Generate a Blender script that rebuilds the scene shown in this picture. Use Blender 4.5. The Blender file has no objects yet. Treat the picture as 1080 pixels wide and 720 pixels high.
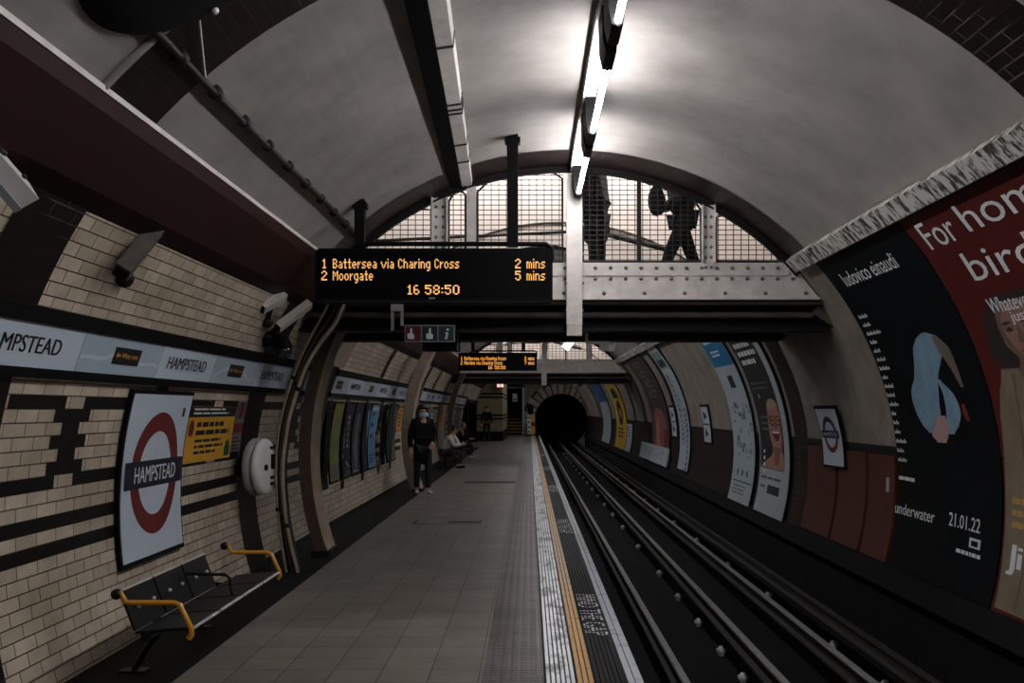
import bpy, math, random
from mathutils import Vector, Matrix
from mathutils.geometry import tessellate_polygon
random.seed(7)
S = bpy.context.scene
COL = S.collection
PI = math.pi
# ---------------------------------------------------------------- the place
H = 1.6                      # eye height over the platform
CX, CZ, R = .39, .9, 3.24    # tunnel axis and radius
WL0 = -.91                   # arc length (from axis height) where the walls meet the platform
WLB = 2.38                   # left wall up to the red beam
WRB = 2.42                   # right wall up to the ledge
YN, YF = -6.0, 62.8
RAILZ = -.58
PITZ = -.98

def V(*a): return Vector(a)
def wp(side, w, y, off=0.):
    f = w / R
    return V(CX + side * (R - off) * math.cos(f), y, CZ + (R - off) * math.sin(f))
def LM(a, b, o=0.): return wp(-1, b, a, o)       # left wall: reading direction runs away from the camera
def RM(a, b, o=0.): return wp(1, b, -a, o)       # right wall: reading direction runs towards the camera
def plane(o, ux, uy, n):
    o, ux, uy, n = V(*o), V(*ux), V(*uy), V(*n)
    return lambda a, b, c=0.: o + ux * a + uy * b + n * c

# ---------------------------------------------------------------- materials
def lin(c):
    c /= 255.
    return c / 12.92 if c <= .04045 else ((c + .055) / 1.055) ** 2.4
def C(r, g, b): return (lin(r), lin(g), lin(b), 1)
MATS = {}
def mat(name, col, rough=.6, metal=0., noise=0., nscale=3., emit=0., col2=None, bump=0., bscale=40., stretch=None, thr=None, spec=.5, coat=0.):
    if name in MATS: return MATS[name]
    m = bpy.data.materials.new(name); m.use_nodes = True
    nt = m.node_tree; N = nt.nodes; L = nt.links
    p = N['Principled BSDF']
    p.inputs['Base Color'].default_value = col
    p.inputs['Roughness'].default_value = rough
    p.inputs['Metallic'].default_value = metal
    p.inputs['Specular IOR Level'].default_value = spec
    p.inputs['Coat Weight'].default_value = coat
    if emit:
        p.inputs['Emission Color'].default_value = col
        p.inputs['Emission Strength'].default_value = emit
    if noise or col2 or bump:
        tc = N.new('ShaderNodeTexCoord'); mp = N.new('ShaderNodeMapping')
        L.new(tc.outputs['Object'], mp.inputs['Vector'])
        if stretch: mp.inputs['Scale'].default_value = stretch
    if noise or col2:
        n = N.new('ShaderNodeTexNoise'); n.inputs['Scale'].default_value = nscale; n.inputs['Detail'].default_value = 6
        n.inputs['Roughness'].default_value = .62
        L.new(mp.outputs[0], n.inputs['Vector'])
        r = N.new('ShaderNodeValToRGB')
        if thr: r.color_ramp.elements[0].position, r.color_ramp.elements[1].position = thr
        else: r.color_ramp.elements[0].position, r.color_ramp.elements[1].position = .3, .72
        c2 = col2 if col2 else tuple(col[i] * (1 - noise) for i in range(3)) + (1,)
        r.color_ramp.elements[0].color = c2; r.color_ramp.elements[1].color = col
        L.new(n.outputs['Fac'], r.inputs['Fac']); L.new(r.outputs['Color'], p.inputs['Base Color'])
    if bump:
        n2 = N.new('ShaderNodeTexNoise'); n2.inputs['Scale'].default_value = bscale; n2.inputs['Detail'].default_value = 4
        L.new(mp.outputs[0], n2.inputs['Vector'])
        b = N.new('ShaderNodeBump'); b.inputs['Strength'].default_value = bump; b.inputs['Distance'].default_value = .01
        L.new(n2.outputs['Fac'], b.inputs['Height']); L.new(b.outputs[0], p.inputs['Normal'])
    MATS[name] = m
    return m

def brickmat(name, c1, c2, mortar, bw, rh, voff, msize=.0045, rough=.3, offset=.5, dirt=.35, bump=.35, mcol2=None, spec=.5):
    m = bpy.data.materials.new(name); m.use_nodes = True
    nt = m.node_tree; N = nt.nodes; L = nt.links; p = N['Principled BSDF']
    uv = N.new('ShaderNodeUVMap'); mp = N.new('ShaderNodeMapping')
    mp.inputs['Location'].default_value = (100 * bw, voff, 0)
    L.new(uv.outputs[0], mp.inputs['Vector'])
    br = N.new('ShaderNodeTexBrick')
    br.offset = offset; br.offset_frequency = 2; br.squash = 1
    br.inputs['Color1'].default_value = c1; br.inputs['Color2'].default_value = c2; br.inputs['Mortar'].default_value = mortar
    br.inputs['Scale'].default_value = 1; br.inputs['Mortar Size'].default_value = msize
    br.inputs['Mortar Smooth'].default_value = .2; br.inputs['Bias'].default_value = 0
    br.inputs['Brick Width'].default_value = bw; br.inputs['Row Height'].default_value = rh
    L.new(mp.outputs[0], br.inputs['Vector'])
    if mcol2:      # grout that is dark in places and pale in others
        nz = N.new('ShaderNodeTexNoise'); nz.inputs['Scale'].default_value = 1.3; nz.inputs['Detail'].default_value = 3
        L.new(uv.outputs[0], nz.inputs['Vector'])
        rr = N.new('ShaderNodeValToRGB'); rr.color_ramp.elements[0].position = .54; rr.color_ramp.elements[1].position = .64
        rr.color_ramp.elements[0].color = mortar; rr.color_ramp.elements[1].color = mcol2
        L.new(nz.outputs['Fac'], rr.inputs['Fac']); L.new(rr.outputs[0], br.inputs['Mortar'])
    n = N.new('ShaderNodeTexNoise'); n.inputs['Scale'].default_value = 1.6; n.inputs['Detail'].default_value = 8; n.inputs['Roughness'].default_value = .65
    L.new(uv.outputs[0], n.inputs['Vector'])
    r = N.new('ShaderNodeValToRGB'); r.color_ramp.elements[0].position = .34; r.color_ramp.elements[1].position = .62
    g = 1 - dirt
    r.color_ramp.elements[0].color = (g, g * .97, g * .92, 1); r.color_ramp.elements[1].color = (1, 1, 1, 1)
    L.new(n.outputs['Fac'], r.inputs['Fac'])
    mx = N.new('ShaderNodeMix'); mx.data_type = 'RGBA'; mx.blend_type = 'MULTIPLY'; mx.inputs[0].default_value = 1
    L.new(br.outputs['Color'], mx.inputs[6]); L.new(r.outputs[0], mx.inputs[7])
    L.new(mx.outputs[2], p.inputs['Base Color'])
    p.inputs['Roughness'].default_value = rough; p.inputs['Specular IOR Level'].default_value = spec
    inv = N.new('ShaderNodeMath'); inv.operation = 'SUBTRACT'; inv.inputs[0].default_value = 1
    L.new(br.outputs['Fac'], inv.inputs[1])
    b = N.new('ShaderNodeBump'); b.inputs['Strength'].default_value = bump; b.inputs['Distance'].default_value = .006
    L.new(inv.outputs[0], b.inputs['Height']); L.new(b.outputs[0], p.inputs['Normal'])
    MATS[name] = m
    return m

M_cream = brickmat('cream_glazed_tile', C(228, 212, 190), C(198, 183, 162), C(76, 66, 57), .235, .08, -.07 + .8, rough=.33, dirt=.4)
M_brown = brickmat('brown_glazed_tile', C(33, 22, 20), C(26, 18, 17), C(18, 14, 13), .235, .08, -.07 + .8, msize=.0045, rough=.4, dirt=.3, mcol2=C(104, 95, 86), spec=.25)
M_blackt = mat('black_glazed_tile', C(25, 19, 18), .45, noise=.3, nscale=5, spec=.2)
M_plast = mat('ceiling_plaster', C(150, 143, 138), .85, noise=.36, nscale=1.9, bump=.25, bscale=9)
M_wplast = mat('grey_wall_plaster', C(150, 140, 128), .8, noise=.45, nscale=2.2, bump=.2, bscale=12)
M_maroon = mat('maroon_gloss_paint', C(38, 26, 24), .5, spec=.25, noise=.4, nscale=2.5)
M_beam = mat('dark_red_beam_paint', C(48, 20, 16), .6, spec=.2, noise=.45, nscale=3)
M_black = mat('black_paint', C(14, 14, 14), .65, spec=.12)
M_matblack = mat('matt_black', C(13, 13, 14), .85, spec=.1)
M_pit = mat('sooty_trackbed', C(26, 25, 26), .95, spec=.2, noise=.6, nscale=9, bump=.6, bscale=20)
M_sootwall = mat('sooty_wall_base', C(22, 21, 21), .9, spec=.2, noise=.4, nscale=3)
M_rail = mat('worn_rail_head', C(165, 163, 162), .4, metal=.25, noise=.3, nscale=12)
M_railside = mat('rusty_rail_web', C(44, 38, 35), .75, noise=.4, nscale=12)
M_pot = mat('white_ceramic', C(205, 205, 208), .4)
M_white = mat('white_paint', C(232, 230, 227), .5, noise=.12, nscale=6)
M_pale = mat('pale_grey_steel_paint', C(226, 219, 212), .5, noise=.3, nscale=7, bump=.08, bscale=30)
M_dsteel = mat('dark_steel_paint', C(30, 27, 26), .55, spec=.25, noise=.35, nscale=6)
M_soffit = mat('dirty_bridge_soffit', C(92, 84, 76), .75, noise=.55, nscale=4)
M_rib = mat('pale_plaster_rib', C(172, 154, 134), .7, noise=.4, nscale=5)
M_ribdark = mat('brown_rib_face', C(88, 70, 58), .7, noise=.4, nscale=5)
M_wire = mat('dark_wire', C(28, 26, 25), .5, metal=.3)
M_rivet = mat('rivet_steel', C(120, 114, 108), .4, metal=.4)
M_enamel = mat('white_enamel', C(208, 222, 234), .3, noise=.06, nscale=4)
M_enamel2 = mat('pale_blue_enamel', C(182, 200, 212), .3, noise=.08, nscale=4)
M_red = mat('sign_red', C(112, 34, 34), .35)
M_navy = mat('sign_navy', C(20, 28, 48), .35)
M_letblk = mat('black_lettering', C(22, 24, 30), .5)
M_letwht = mat('white_lettering', C(222, 226, 228), .5)
M_yel = mat('yellow_poster', C(214, 158, 42), .5)
M_yelmetal = mat('yellow_gloss_tube', C(214, 150, 40), .3)
M_chrome = mat('bright_steel_edge', C(215, 215, 218), .3, metal=.3)
M_bench = mat('black_perforated_steel', C(17, 17, 18), .4, spec=.35)
M_led = mat('amber_led', (1., .50, .15, 1), .5, emit=.95)
M_led2 = mat('amber_led_small', (1., .40, .06, 1), .5, emit=1.3)
M_tube = mat('fluorescent_tube', (.97, .965, 1., 1), .5, emit=100.)
M_glow = mat('pink_lit_sign', (1., .55, .55, 1), .5, emit=1.1)
M_lit = mat('lit_diffuser', (1., .96, .92, 1), .5, emit=2.0)
M_corr = mat('cream_corridor_wall', C(226, 218, 212), .6, noise=.12, nscale=2)
M_screen = mat('grey_screen', C(112, 112, 115), .3, noise=.3, nscale=1.6)
M_peel = mat('peeling_white_paint', C(196, 192, 186), .8, col2=C(52, 44, 40), nscale=8, thr=(.44, .52), stretch=(1, 2.4, .8), bump=.3, bscale=12)
M_glass = mat('smoked_dome', C(36, 36, 40), .08, spec=.9)
M_aside = mat('grey_plastic', C(150, 152, 156), .4)

def floormat():
    m = brickmat('platform_floor_tile', C(128, 120, 113), C(113, 106, 100), C(42, 38, 36), .3, .3, .17 + 3, msize=.0045, rough=.42, offset=0., dirt=.3, bump=.3)
    return m
M_floor = floormat()

def tactile():
    m = bpy.data.materials.new('brown_tactile_paving'); m.use_nodes = True
    nt = m.node_tree; N = nt.nodes; L = nt.links; p = N['Principled BSDF']
    uv = N.new('ShaderNodeUVMap')
    sc = N.new('ShaderNodeVectorMath'); sc.operation = 'SCALE'; sc.inputs['Scale'].default_value = 1 / .0615
    L.new(uv.outputs[0], sc.inputs[0])
    fr = N.new('ShaderNodeVectorMath'); fr.operation = 'FRACTION'; L.new(sc.outputs[0], fr.inputs[0])
    sb = N.new('ShaderNodeVectorMath'); sb.operation = 'DISTANCE'; sb.inputs[1].default_value = (.5, .5, 0)
    L.new(fr.outputs[0], sb.inputs[0])
    r = N.new('ShaderNodeValToRGB'); r.color_ramp.elements[0].position = .24; r.color_ramp.elements[1].position = .36
    r.color_ramp.elements[0].color = (1, 1, 1, 1); r.color_ramp.elements[1].color = (0, 0, 0, 1)
    L.new(sb.outputs['Value'], r.inputs['Fac'])
    n = N.new('ShaderNodeTexNoise'); n.inputs['Scale'].default_value = 2.5; n.inputs['Detail'].default_value = 6
    L.new(uv.outputs[0], n.inputs['Vector'])
    c = N.new('ShaderNodeValToRGB'); c.color_ramp.elements[0].position = .3; c.color_ramp.elements[1].position = .7
    c.color_ramp.elements[0].color = C(54, 46, 44); c.color_ramp.elements[1].color = C(92, 82, 78)
    L.new(n.outputs['Fac'], c.inputs['Fac']); L.new(c.outputs[0], p.inputs['Base Color'])
    b = N.new('ShaderNodeBump'); b.inputs['Strength'].default_value = .9; b.inputs['Distance'].default_value = .012
    L.new(r.outputs[0], b.inputs['Height']); L.new(b.outputs[0], p.inputs['Normal'])
    p.inputs['Roughness'].default_value = .4
    return m
M_tact = tactile()
M_worn = mat('worn_white_paint', C(228, 232, 234), .3, col2=C(30, 30, 32), nscale=4., thr=(.36, .5), stretch=(1.6, .5, 1))
M_worntext = mat('worn_white_letters', C(215, 217, 219), .4, col2=C(24, 24, 26), nscale=24., thr=(.36, .48))
M_wornyel = mat('worn_yellow_paint', C(206, 152, 60), .4, col2=C(118, 82, 34), nscale=9., thr=(.3, .45))
M_rubber = mat('black_ribbed_rubber', C(15, 14, 15), .6, spec=.15)
M_edge = mat('white_edge_stone', C(190, 195, 200), .5, col2=C(110, 110, 112), nscale=6., thr=(.3, .45))

# ---------------------------------------------------------------- mesh builder
def world_loc(o):
    l = Vector((0, 0, 0))
    while o is not None:
        l += o.location; o = o.parent
    return l
class MB:
    def __init__(self): self.v = []; self.f = []; self.mi = []; self.uv = []; self.sm = []
    def add(self, vs, fs, mi=0, uvs=None, smooth=False):
        b = len(self.v); self.v += [Vector(p) for p in vs]
        for k, f in enumerate(fs):
            self.f.append(tuple(b + i for i in f)); self.mi.append(mi); self.sm.append(smooth)
            self.uv.append([uvs[i] for i in f] if uvs else None)
        return self
    def box(self, x0, x1, y0, y1, z0, z1, mi=0, uvxy=False):
        vs = [(x, y, z) for x in (x0, x1) for y in (y0, y1) for z in (z0, z1)]
        fs = [(0, 1, 3, 2), (4, 6, 7, 5), (0, 4, 5, 1), (2, 3, 7, 6), (0, 2, 6, 4), (1, 5, 7, 3)]
        return self.add(vs, fs, mi, [(p[0], p[1]) for p in vs] if uvxy else None)
    def bar(self, a, b, w, h, up=(0, 0, 1), mi=0):          # a box beam from a to b
        a, b, up = V(*a), V(*b), V(*up)
        d = (b - a).normalized(); s = d.cross(up)
        if s.length < 1e-4: s = d.cross(V(1, 0, 0))
        s.normalize(); u = s.cross(d).normalized()
        vs = [p + s * (i * w / 2) + u * (j * h / 2) for p in (a, b) for i, j in ((-1, -1), (1, -1), (1, 1), (-1, 1))]
        return self.add(vs, [(0, 1, 2, 3), (7, 6, 5, 4), (0, 4, 5, 1), (1, 5, 6, 2), (2, 6, 7, 3), (3, 7, 4, 0)], mi)
    def tube(self, pts, r, n=8, mi=0, cap=True, smooth=True):
        pts = [V(*p) for p in pts]; rs = r if isinstance(r, (list, tuple)) else [r] * len(pts)
        vs = []; fs = []; u = None
        for i, p in enumerate(pts):
            d = (pts[min(i + 1, len(pts) - 1)] - pts[max(i - 1, 0)]).normalized()
            if u is None:
                u = d.cross(V(0, 0, 1))
                if u.length < 1e-3: u = d.cross(V(1, 0, 0))
            else: u = u - d * u.dot(d)
            u.normalize(); w = d.cross(u)
            vs += [p + (u * math.cos(2 * PI * k / n) + w * math.sin(2 * PI * k / n)) * rs[i] for k in range(n)]
        for i in range(len(pts) - 1):
            for k in range(n): fs.append((i * n + k, i * n + (k + 1) % n, (i + 1) * n + (k + 1) % n, (i + 1) * n + k))
        self.add(vs, fs, mi, smooth=smooth)
        if cap:
            e = (len(pts) - 1) * n
            self.add(vs[:n], [tuple(range(n))], mi); self.add(vs[e:e + n], [tuple(reversed(range(n)))], mi)
        return self
    def lathe(self, o, ax, prof, n=20, mi=0, smooth=True):    # prof: (radius, height along ax)
        o, ax = V(*o), V(*ax).normalized()
        u = ax.cross(V(0, 0, 1))
        if u.length < 1e-3: u = V(1, 0, 0)
        u.normalize(); w = ax.cross(u)
        vs = [o + ax * h + (u * math.cos(2 * PI * k / n) + w * math.sin(2 * PI * k / n)) * max(r, 1e-4) for r, h in prof for k in range(n)]
        fs = [(i * n + k, i * n + (k + 1) % n, (i + 1) * n + (k + 1) % n, (i + 1) * n + k) for i in range(len(prof) - 1) for k in range(n)]
        return self.add(vs, fs, mi, smooth=smooth)
    def ball(self, c, r, n=10, mi=0, sc=(1, 1, 1), half=None):
        c = V(*c); vs = []; m = max(4, n // 2 + 1)
        for i in range(m + 1):
            t = PI * i / m
            for k in range(n):
                p = 2 * PI * k / n
                vs.append(c + V(r * sc[0] * math.sin(t) * math.cos(p), r * sc[1] * math.sin(t) * math.sin(p), r * sc[2] * math.cos(t)))
        fs = [(i * n + k, i * n + (k + 1) % n, (i + 1) * n + (k + 1) % n, (i + 1) * n + k) for i in range(m) for k in range(n)]
        return self.add(vs, fs, mi, smooth=True)
    def patch(self, F, a0, a1, b0, b1, o0=0., o1=None, na=1, nb=1, mi=0, uv=True):   # sheet (or slab) in mapped coordinates
        vs = []; uvs = []
        for o in ((o0,) if o1 is None else (o0, o1)):
            for j in range(nb + 1):
                for i in range(na + 1):
                    a = a0 + (a1 - a0) * i / na; b = b0 + (b1 - b0) * j / nb
                    vs.append(F(a, b, o)); uvs.append((a, b))
        q = lambda i, j, k: k * (na + 1) * (nb + 1) + j * (na + 1) + i
        fs = [(q(i, j, 0), q(i + 1, j, 0), q(i + 1, j + 1, 0), q(i, j + 1, 0)) for i in range(na) for j in range(nb)]
        if o1 is not None:
            fs += [(q(i, j, 1), q(i, j + 1, 1), q(i + 1, j + 1, 1), q(i + 1, j, 1)) for i in range(na) for j in range(nb)]
            for i in range(na):
                fs += [(q(i, 0, 0), q(i, 0, 1), q(i + 1, 0, 1), q(i + 1, 0, 0)), (q(i, nb, 0), q(i + 1, nb, 0), q(i + 1, nb, 1), q(i, nb, 1))]
            for j in range(nb):
                fs += [(q(0, j, 0), q(0, j + 1, 0), q(0, j + 1, 1), q(0, j, 1)), (q(na, j, 0), q(na, j, 1), q(na, j + 1, 1), q(na, j + 1, 0))]
        return self.add(vs, fs, mi, uvs if uv else None)
    def ring(self, F, ac, bc, r0, r1, off, mi=0, n=40, t0=0., t1=2 * PI, ea=1.):
        vs = []; fs = []
        for k in range(n + 1):
            t = t0 + (t1 - t0) * k / n
            for r in (r0, r1): vs.append(F(ac + r * math.cos(t) * ea, bc + r * math.sin(t), off))
        fs = [(2 * k, 2 * k + 1, 2 * k + 3, 2 * k + 2) for k in range(n)]
        return self.add(vs, fs, mi)
    def rows(self, F, rows, off, mi=0):                      # a shape given as rows (b, a-left, a-right)
        vs = []; out = []
        if len(rows) > 3:        # rounded outline through the given rows
            m = len(rows)
            for i in range(m - 1):
                P = [rows[max(i - 1, 0)], rows[i], rows[i + 1], rows[min(i + 2, m - 1)]]
                for q in range(5):
                    t = q / 5
                    out.append((P[1][0] + (P[2][0] - P[1][0]) * t,) + tuple(.5 * (2 * P[1][j] + (P[2][j] - P[0][j]) * t + (2 * P[0][j] - 5 * P[1][j] + 4 * P[2][j] - P[3][j]) * t * t + (3 * P[1][j] - P[0][j] - 3 * P[2][j] + P[3][j]) * t ** 3) for j in (1, 2)))
            out.append(rows[-1]); rows = out
        for b, l, r in rows: vs += [F(l, b, off), F(r, b, off)]
        return self.add(vs, [(2 * k, 2 * k + 1, 2 * k + 3, 2 * k + 2) for k in range(len(rows) - 1)], mi)
    def poly(self, F, pts, off, mi=0):
        t = tessellate_polygon([[Vector((p[0], p[1], 0)) for p in pts]])
        return self.add([F(a, b, off) for a, b in pts], [tuple(x) for x in t], mi)
    def prism(self, prof, y0, y1, mi=0, F=None):             # polygon in X-Z extruded along Y
        n = len(prof)
        vs = [(x, y, z) for y in (y0, y1) for x, z in prof]
        fs = [(k, (k + 1) % n, n + (k + 1) % n, n + k) for k in range(n)] + [tuple(range(n)), tuple(reversed(range(n, 2 * n)))]
        return self.add(vs, fs, mi)
    def text(self, F, s, a0, a1, b0, b1, off, mi=0, bold=0.):   # lettering stretched into the box
        vs, fs, (x0, x1, y0, y1) = glyphs(s, 0.)
        d = max(0., bold) * 2.2; kx = (a1 - a0) / (x1 - x0 + d); ky = (b1 - b0) / (y1 - y0)
        for q in ((0., d) if d else (0.,)):
            self.add([F(a0 + (x - x0 + q) * kx, b0 + (y - y0) * ky, off + q * .002) for x, y in vs], fs, mi)
        return self
    def build(self, name, mats, parent=None, origin=None):
        if not isinstance(mats, (list, tuple)): mats = [mats]
        if parent is not None: o = world_loc(parent)
        elif origin is not None: o = V(*origin)
        else:
            xs = [p.x for p in self.v]; ys = [p.y for p in self.v]; zs = [p.z for p in self.v]
            o = V((min(xs) + max(xs)) / 2, (min(ys) + max(ys)) / 2, min(zs))
        me = bpy.data.meshes.new(name)
        me.from_pydata([tuple(p - o) for p in self.v], [], self.f)
        for m in mats: me.materials.append(m)
        me.polygons.foreach_set('material_index', self.mi)
        me.polygons.foreach_set('use_smooth', self.sm)
        if any(u is not None for u in self.uv):
            ul = me.uv_layers.new(name='UVMap'); k = 0; flat = []
            for f, u in zip(self.f, self.uv):
                for i in range(len(f)): flat += list(u[i]) if u else [0., 0.]
            ul.data.foreach_set('uv', flat)
        me.update()
        ob = bpy.data.objects.new(name, me); COL.objects.link(ob)
        if parent is not None: ob.parent = parent
        else: ob.location = o
        return ob
GL = {}
def glyphs(s, bold=0.):
    if (s, bold) in GL: return GL[s, bold]
    c = bpy.data.curves.new('lettering', 'FONT'); c.body = s; c.size = 1; c.resolution_u = 3; c.offset = bold
    ob = bpy.data.objects.new('lettering', c); COL.objects.link(ob)
    dg = bpy.context.evaluated_depsgraph_get(); dg.update()
    me = bpy.data.meshes.new_from_object(ob.evaluated_get(dg))
    vs = [(v.co.x, v.co.y) for v in me.vertices]; fs = [tuple(p.vertices) for p in me.polygons]
    bpy.data.objects.remove(ob); bpy.data.meshes.remove(me); bpy.data.curves.remove(c)
    xs = [p[0] for p in vs]; ys = [p[1] for p in vs]
    GL[s, bold] = (vs, fs, (min(xs), max(xs), min(ys), max(ys)))
    return GL[s, bold]

def tag(o, label, cat, group=None):
    o['label'] = label; o['category'] = cat
    if group: o['group'] = group
    return o
def struct(o): o['kind'] = 'structure'; return o
def thing(name, loc, label, cat, group=None):
    o = bpy.data.objects.new(name, None); COL.objects.link(o); o.location = loc; o.empty_display_size = .1
    return tag(o, label, cat, group)
def copy_tree(o, parent=None):
    c = o.copy(); COL.objects.link(c)
    if parent is not None: c.parent = parent
    for ch in [x for x in COL.objects if x.parent is o]: copy_tree(ch, c)
    return c
XYZ = lambda a, b, c=0.: V(a, b, c)

# ================================================================ THE SETTING
YB0, YB1 = 10.40, 12.80        # the near overbridge opens the vault between these
ZB0, ZB1 = 31.00, 33.40        # the far one
OP0, OP1 = 42.5, 49.5          # dark cross passage in the left wall
def spans(cuts, y0=YN, y1=YF):
    out = []; y = y0
    for c0, c1 in cuts:
        out.append((y, c0)); y = c1
    out.append((y, y1)); return out

# left wall: cream tile, black pattern of tiles in the same mesh
b = MB()
for y0, y1 in ((YN, OP0), (OP1, YF)): b.patch(LM, y0, y1, WL0, WLB, 0, na=8, nb=34, mi=0)
b.patch(LM, OP0, OP1, 1.0, WLB, 0, na=2, nb=14, mi=0)
rows_w = lambda k: (-.17 + .08 * k, -.09 + .08 * k)
def pattern(y0, y1, breaks):
    for k in (0, 2): b.patch(LM, y0, y1, *rows_w(k), .003, mi=1)
    for k in (5, 11):
        y = y0
        for c in breaks:
            if c - .12 > y: b.patch(LM, y, c - .12, *rows_w(k), .003, mi=1)
            y = c + .12
        if y1 > y: b.patch(LM, y, y1, *rows_w(k), .003, mi=1)
    for c in breaks:
        for k, hw in ((10, .235), (9, .115), (8, .235), (7, .115), (6, .235)):
            b.patch(LM, c - hw, c + hw, *rows_w(k), .0035, mi=1)
pattern(1.0, 4.62, (2.0,)); pattern(5.28, 9.70, (6.06, 8.86)); pattern(10.35, 12.88, (11.9,))
pattern(13.55, 22.0, (18.75, 21.5)); pattern(24.4, 30.6, (25.6, 28.2)); pattern(34, 42.4, (35.5, 38.6, 41))
for y in (15.0, 16.8, 18.55, 20.1): b.patch(LM, y - .1, y + .1, WL0 + .42, .92, .0045, mi=1)
for y in (7.42, 11.9): b.patch(LM, y - .12, y + .12, .79, .9, .0045, mi=1)
b.patch(LM, 10.35, OP0, WL0, -.85, .006, na=6, nb=2, mi=2)       # black base course past the bridge
struct(b.build('wall_left', [M_cream, M_blackt, M_black]))
# dark cross passage
b = MB(); F = LM
xi = wp(-1, 0, 0).x
b.box(-5.2, -5.1, OP0 - .3, OP1 + .3, 0, 2.4); b.box(-5.2, -2.6, OP0 - .4, OP0, 0, 2.4); b.box(-5.2, -2.6, OP1, OP1 + .1, 0, 2.4)
b.box(-5.2, -2.55, OP0 - .1, OP1 + .1, 1.92, 2.05); b.box(-5.2, -2.6, OP0, OP1, -.1, -.002)
struct(b.build('wall_passage', M_matblack))

# right wall: plaster above, maroon dado below, sooty pit wall
b = MB()
b.patch(RM, -YF, -YN, .31, WRB + .15, 0, na=8, nb=22, mi=0)
b.patch(RM, -YF, -YN, -.96, .31, .004, na=8, nb=13, mi=1)
b.patch(RM, -YF, -YN, .28, .34, .004, .018, na=1, nb=1, mi=2)
b.patch(RM, -YF, -YN, -1.05, -.835, .006, .03, na=2, nb=3, mi=3)
struct(b.build('wall_right', [M_wplast, M_maroon, M_dsteel, M_sootwall]))
b = MB(); b.box(3.52, 3.6, YN, YF, PITZ - .02, .06)
struct(b.build('wall_pit', M_sootwall))
# vault
arc_top = PI * R - WRB
b = MB()
for y0, y1 in spans(((YB0, YB1), (ZB0, ZB1))):
    b.patch(LM, y0, y1, WLB - .02, arc_top, 0, na=8, nb=46)
struct(b.build('ceiling', M_plast))
# brown tile rings round the tube
n = 1
for y0, y1 in ((4.65, 5.25), (9.72, 10.34), (12.9, 13.5), (23.9, 24.4), (30.45, 31.0), (33.4, 33.9), (38.5, 39.0), (50.0, 50.6)):
    b = MB()
    b.patch(LM, y0, y1, WL0, WLB, .006, na=1, nb=30)
    b.patch(LM, y0, y1, WLB, arc_top - .1, .012, na=1, nb=44)
    if y0 > 10: b.patch(RM, -y1, -y0, -.85, WRB, .012, na=1, nb=30)
    struct(b.build('trim_%d' % n, M_brown)); n += 1
# pale bull-nose between the near ring and the plaster
b = MB(); pts = [LM(4.62, WLB + (arc_top - WLB) * k / 60, .012) for k in range(61)]
b.tube(pts, .022, 8)
struct(b.build('trim_%d' % n, M_plast)); n += 1

# platform
b = MB(); b.box(-2.80, -.28, YN, YF + 3, -.12, 0, uvxy=True)
struct(b.build('floor', M_floor, origin=(0, 0, 0)))
b = MB(); b.box(-.28, .087, YN, YF, -.12, .004, uvxy=True)
struct(b.build('floor_tactile', M_tact, origin=(0, 0, 0)))
b = MB()
b.box(.087, .583, YN, YF, -.12, -.012, 0)
x = .104
while x < .27: b.box(x, x + .020, YN, YF, -.012, .005, 1); x += .0295
for k in range(3): b.box(.288 + .033 * k, .288 + .033 * k + .026, YN, YF, -.012, .006, 2)
x = .395
while x < .57: b.box(x, x + .021, YN, YF, -.012, .004, 0); x += .0295
for y0, y1 in ((8.6, 7.06), (14.5, 12.9), (21.0, 19.4), (28, 26.4), (36, 34.4)):    # MIND THE GAP read facing the track
    F = plane((0, 0, 0), (0, -1, 0), (1, 0, 0), (0, 0, 1))
    vs, fs, (gx0, gx1, gy0, gy1) = glyphs('MIND THE GAP')
    P = [(-y0 + (x_ - gx0) * (y0 - y1) / (gx1 - gx0), .402 + (y_ - gy0) * .166 / (gy1 - gy0)) for x_, y_ in vs]
    for f in fs:
        for k in range(6):
            lo = .395 + .0295 * k; hi = lo + .021; pg = [P[i] for i in f]
            for lim, sg in ((lo, 1), (hi, -1)):
                out = []
                for i in range(len(pg)):
                    u, v = pg[i - 1], pg[i]; du, dv = (u[1] - lim) * sg, (v[1] - lim) * sg
                    if (du >= 0) != (dv >= 0):
                        q = du / (du - dv); out.append((u[0] + (v[0] - u[0]) * q, lim))
                    if dv >= 0: out.append(v)
                pg = out
                if len(pg) < 3: break
            if len(pg) >= 3: b.add([F(a, c, .0048) for a, c in pg], [tuple(range(len(pg)))], 3)
struct(b.build('floor_nosing', [M_rubber, M_worn, M_wornyel, M_worntext], origin=(0, 0, 0)))
b = MB(); b.box(.583, .672, YN, YF, -.09, .006, 0); b.box(.621, .626, YN, YF, .0, .0075, 1)
struct(b.build('floor_edge', [M_edge, M_rubber], origin=(0, 0, 0)))
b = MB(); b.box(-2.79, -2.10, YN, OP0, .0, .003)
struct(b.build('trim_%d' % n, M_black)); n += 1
b = MB()
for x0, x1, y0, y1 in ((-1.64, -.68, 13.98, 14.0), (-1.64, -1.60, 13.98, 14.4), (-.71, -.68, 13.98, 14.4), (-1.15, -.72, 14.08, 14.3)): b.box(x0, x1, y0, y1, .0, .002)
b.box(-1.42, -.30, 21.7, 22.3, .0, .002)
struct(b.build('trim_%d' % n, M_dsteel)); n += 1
b = MB()
for y0, y1 in ((17.3, 17.62), (21.2, 21.7), (26.6, 26.9)): b.patch(LM, y0, y1, 1.30, WLB - .1, .012, nb=10)
struct(b.build('trim_%d' % n, M_blackt)); n += 1
b = MB(); b.box(.56, .64, YN, YF, PITZ, -.09)
struct(b.build('wall_platform', M_sootwall))
b = MB(); b.patch(XYZ, .6, 3.56, YN, YF + 20, PITZ, na=2, nb=30)
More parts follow.
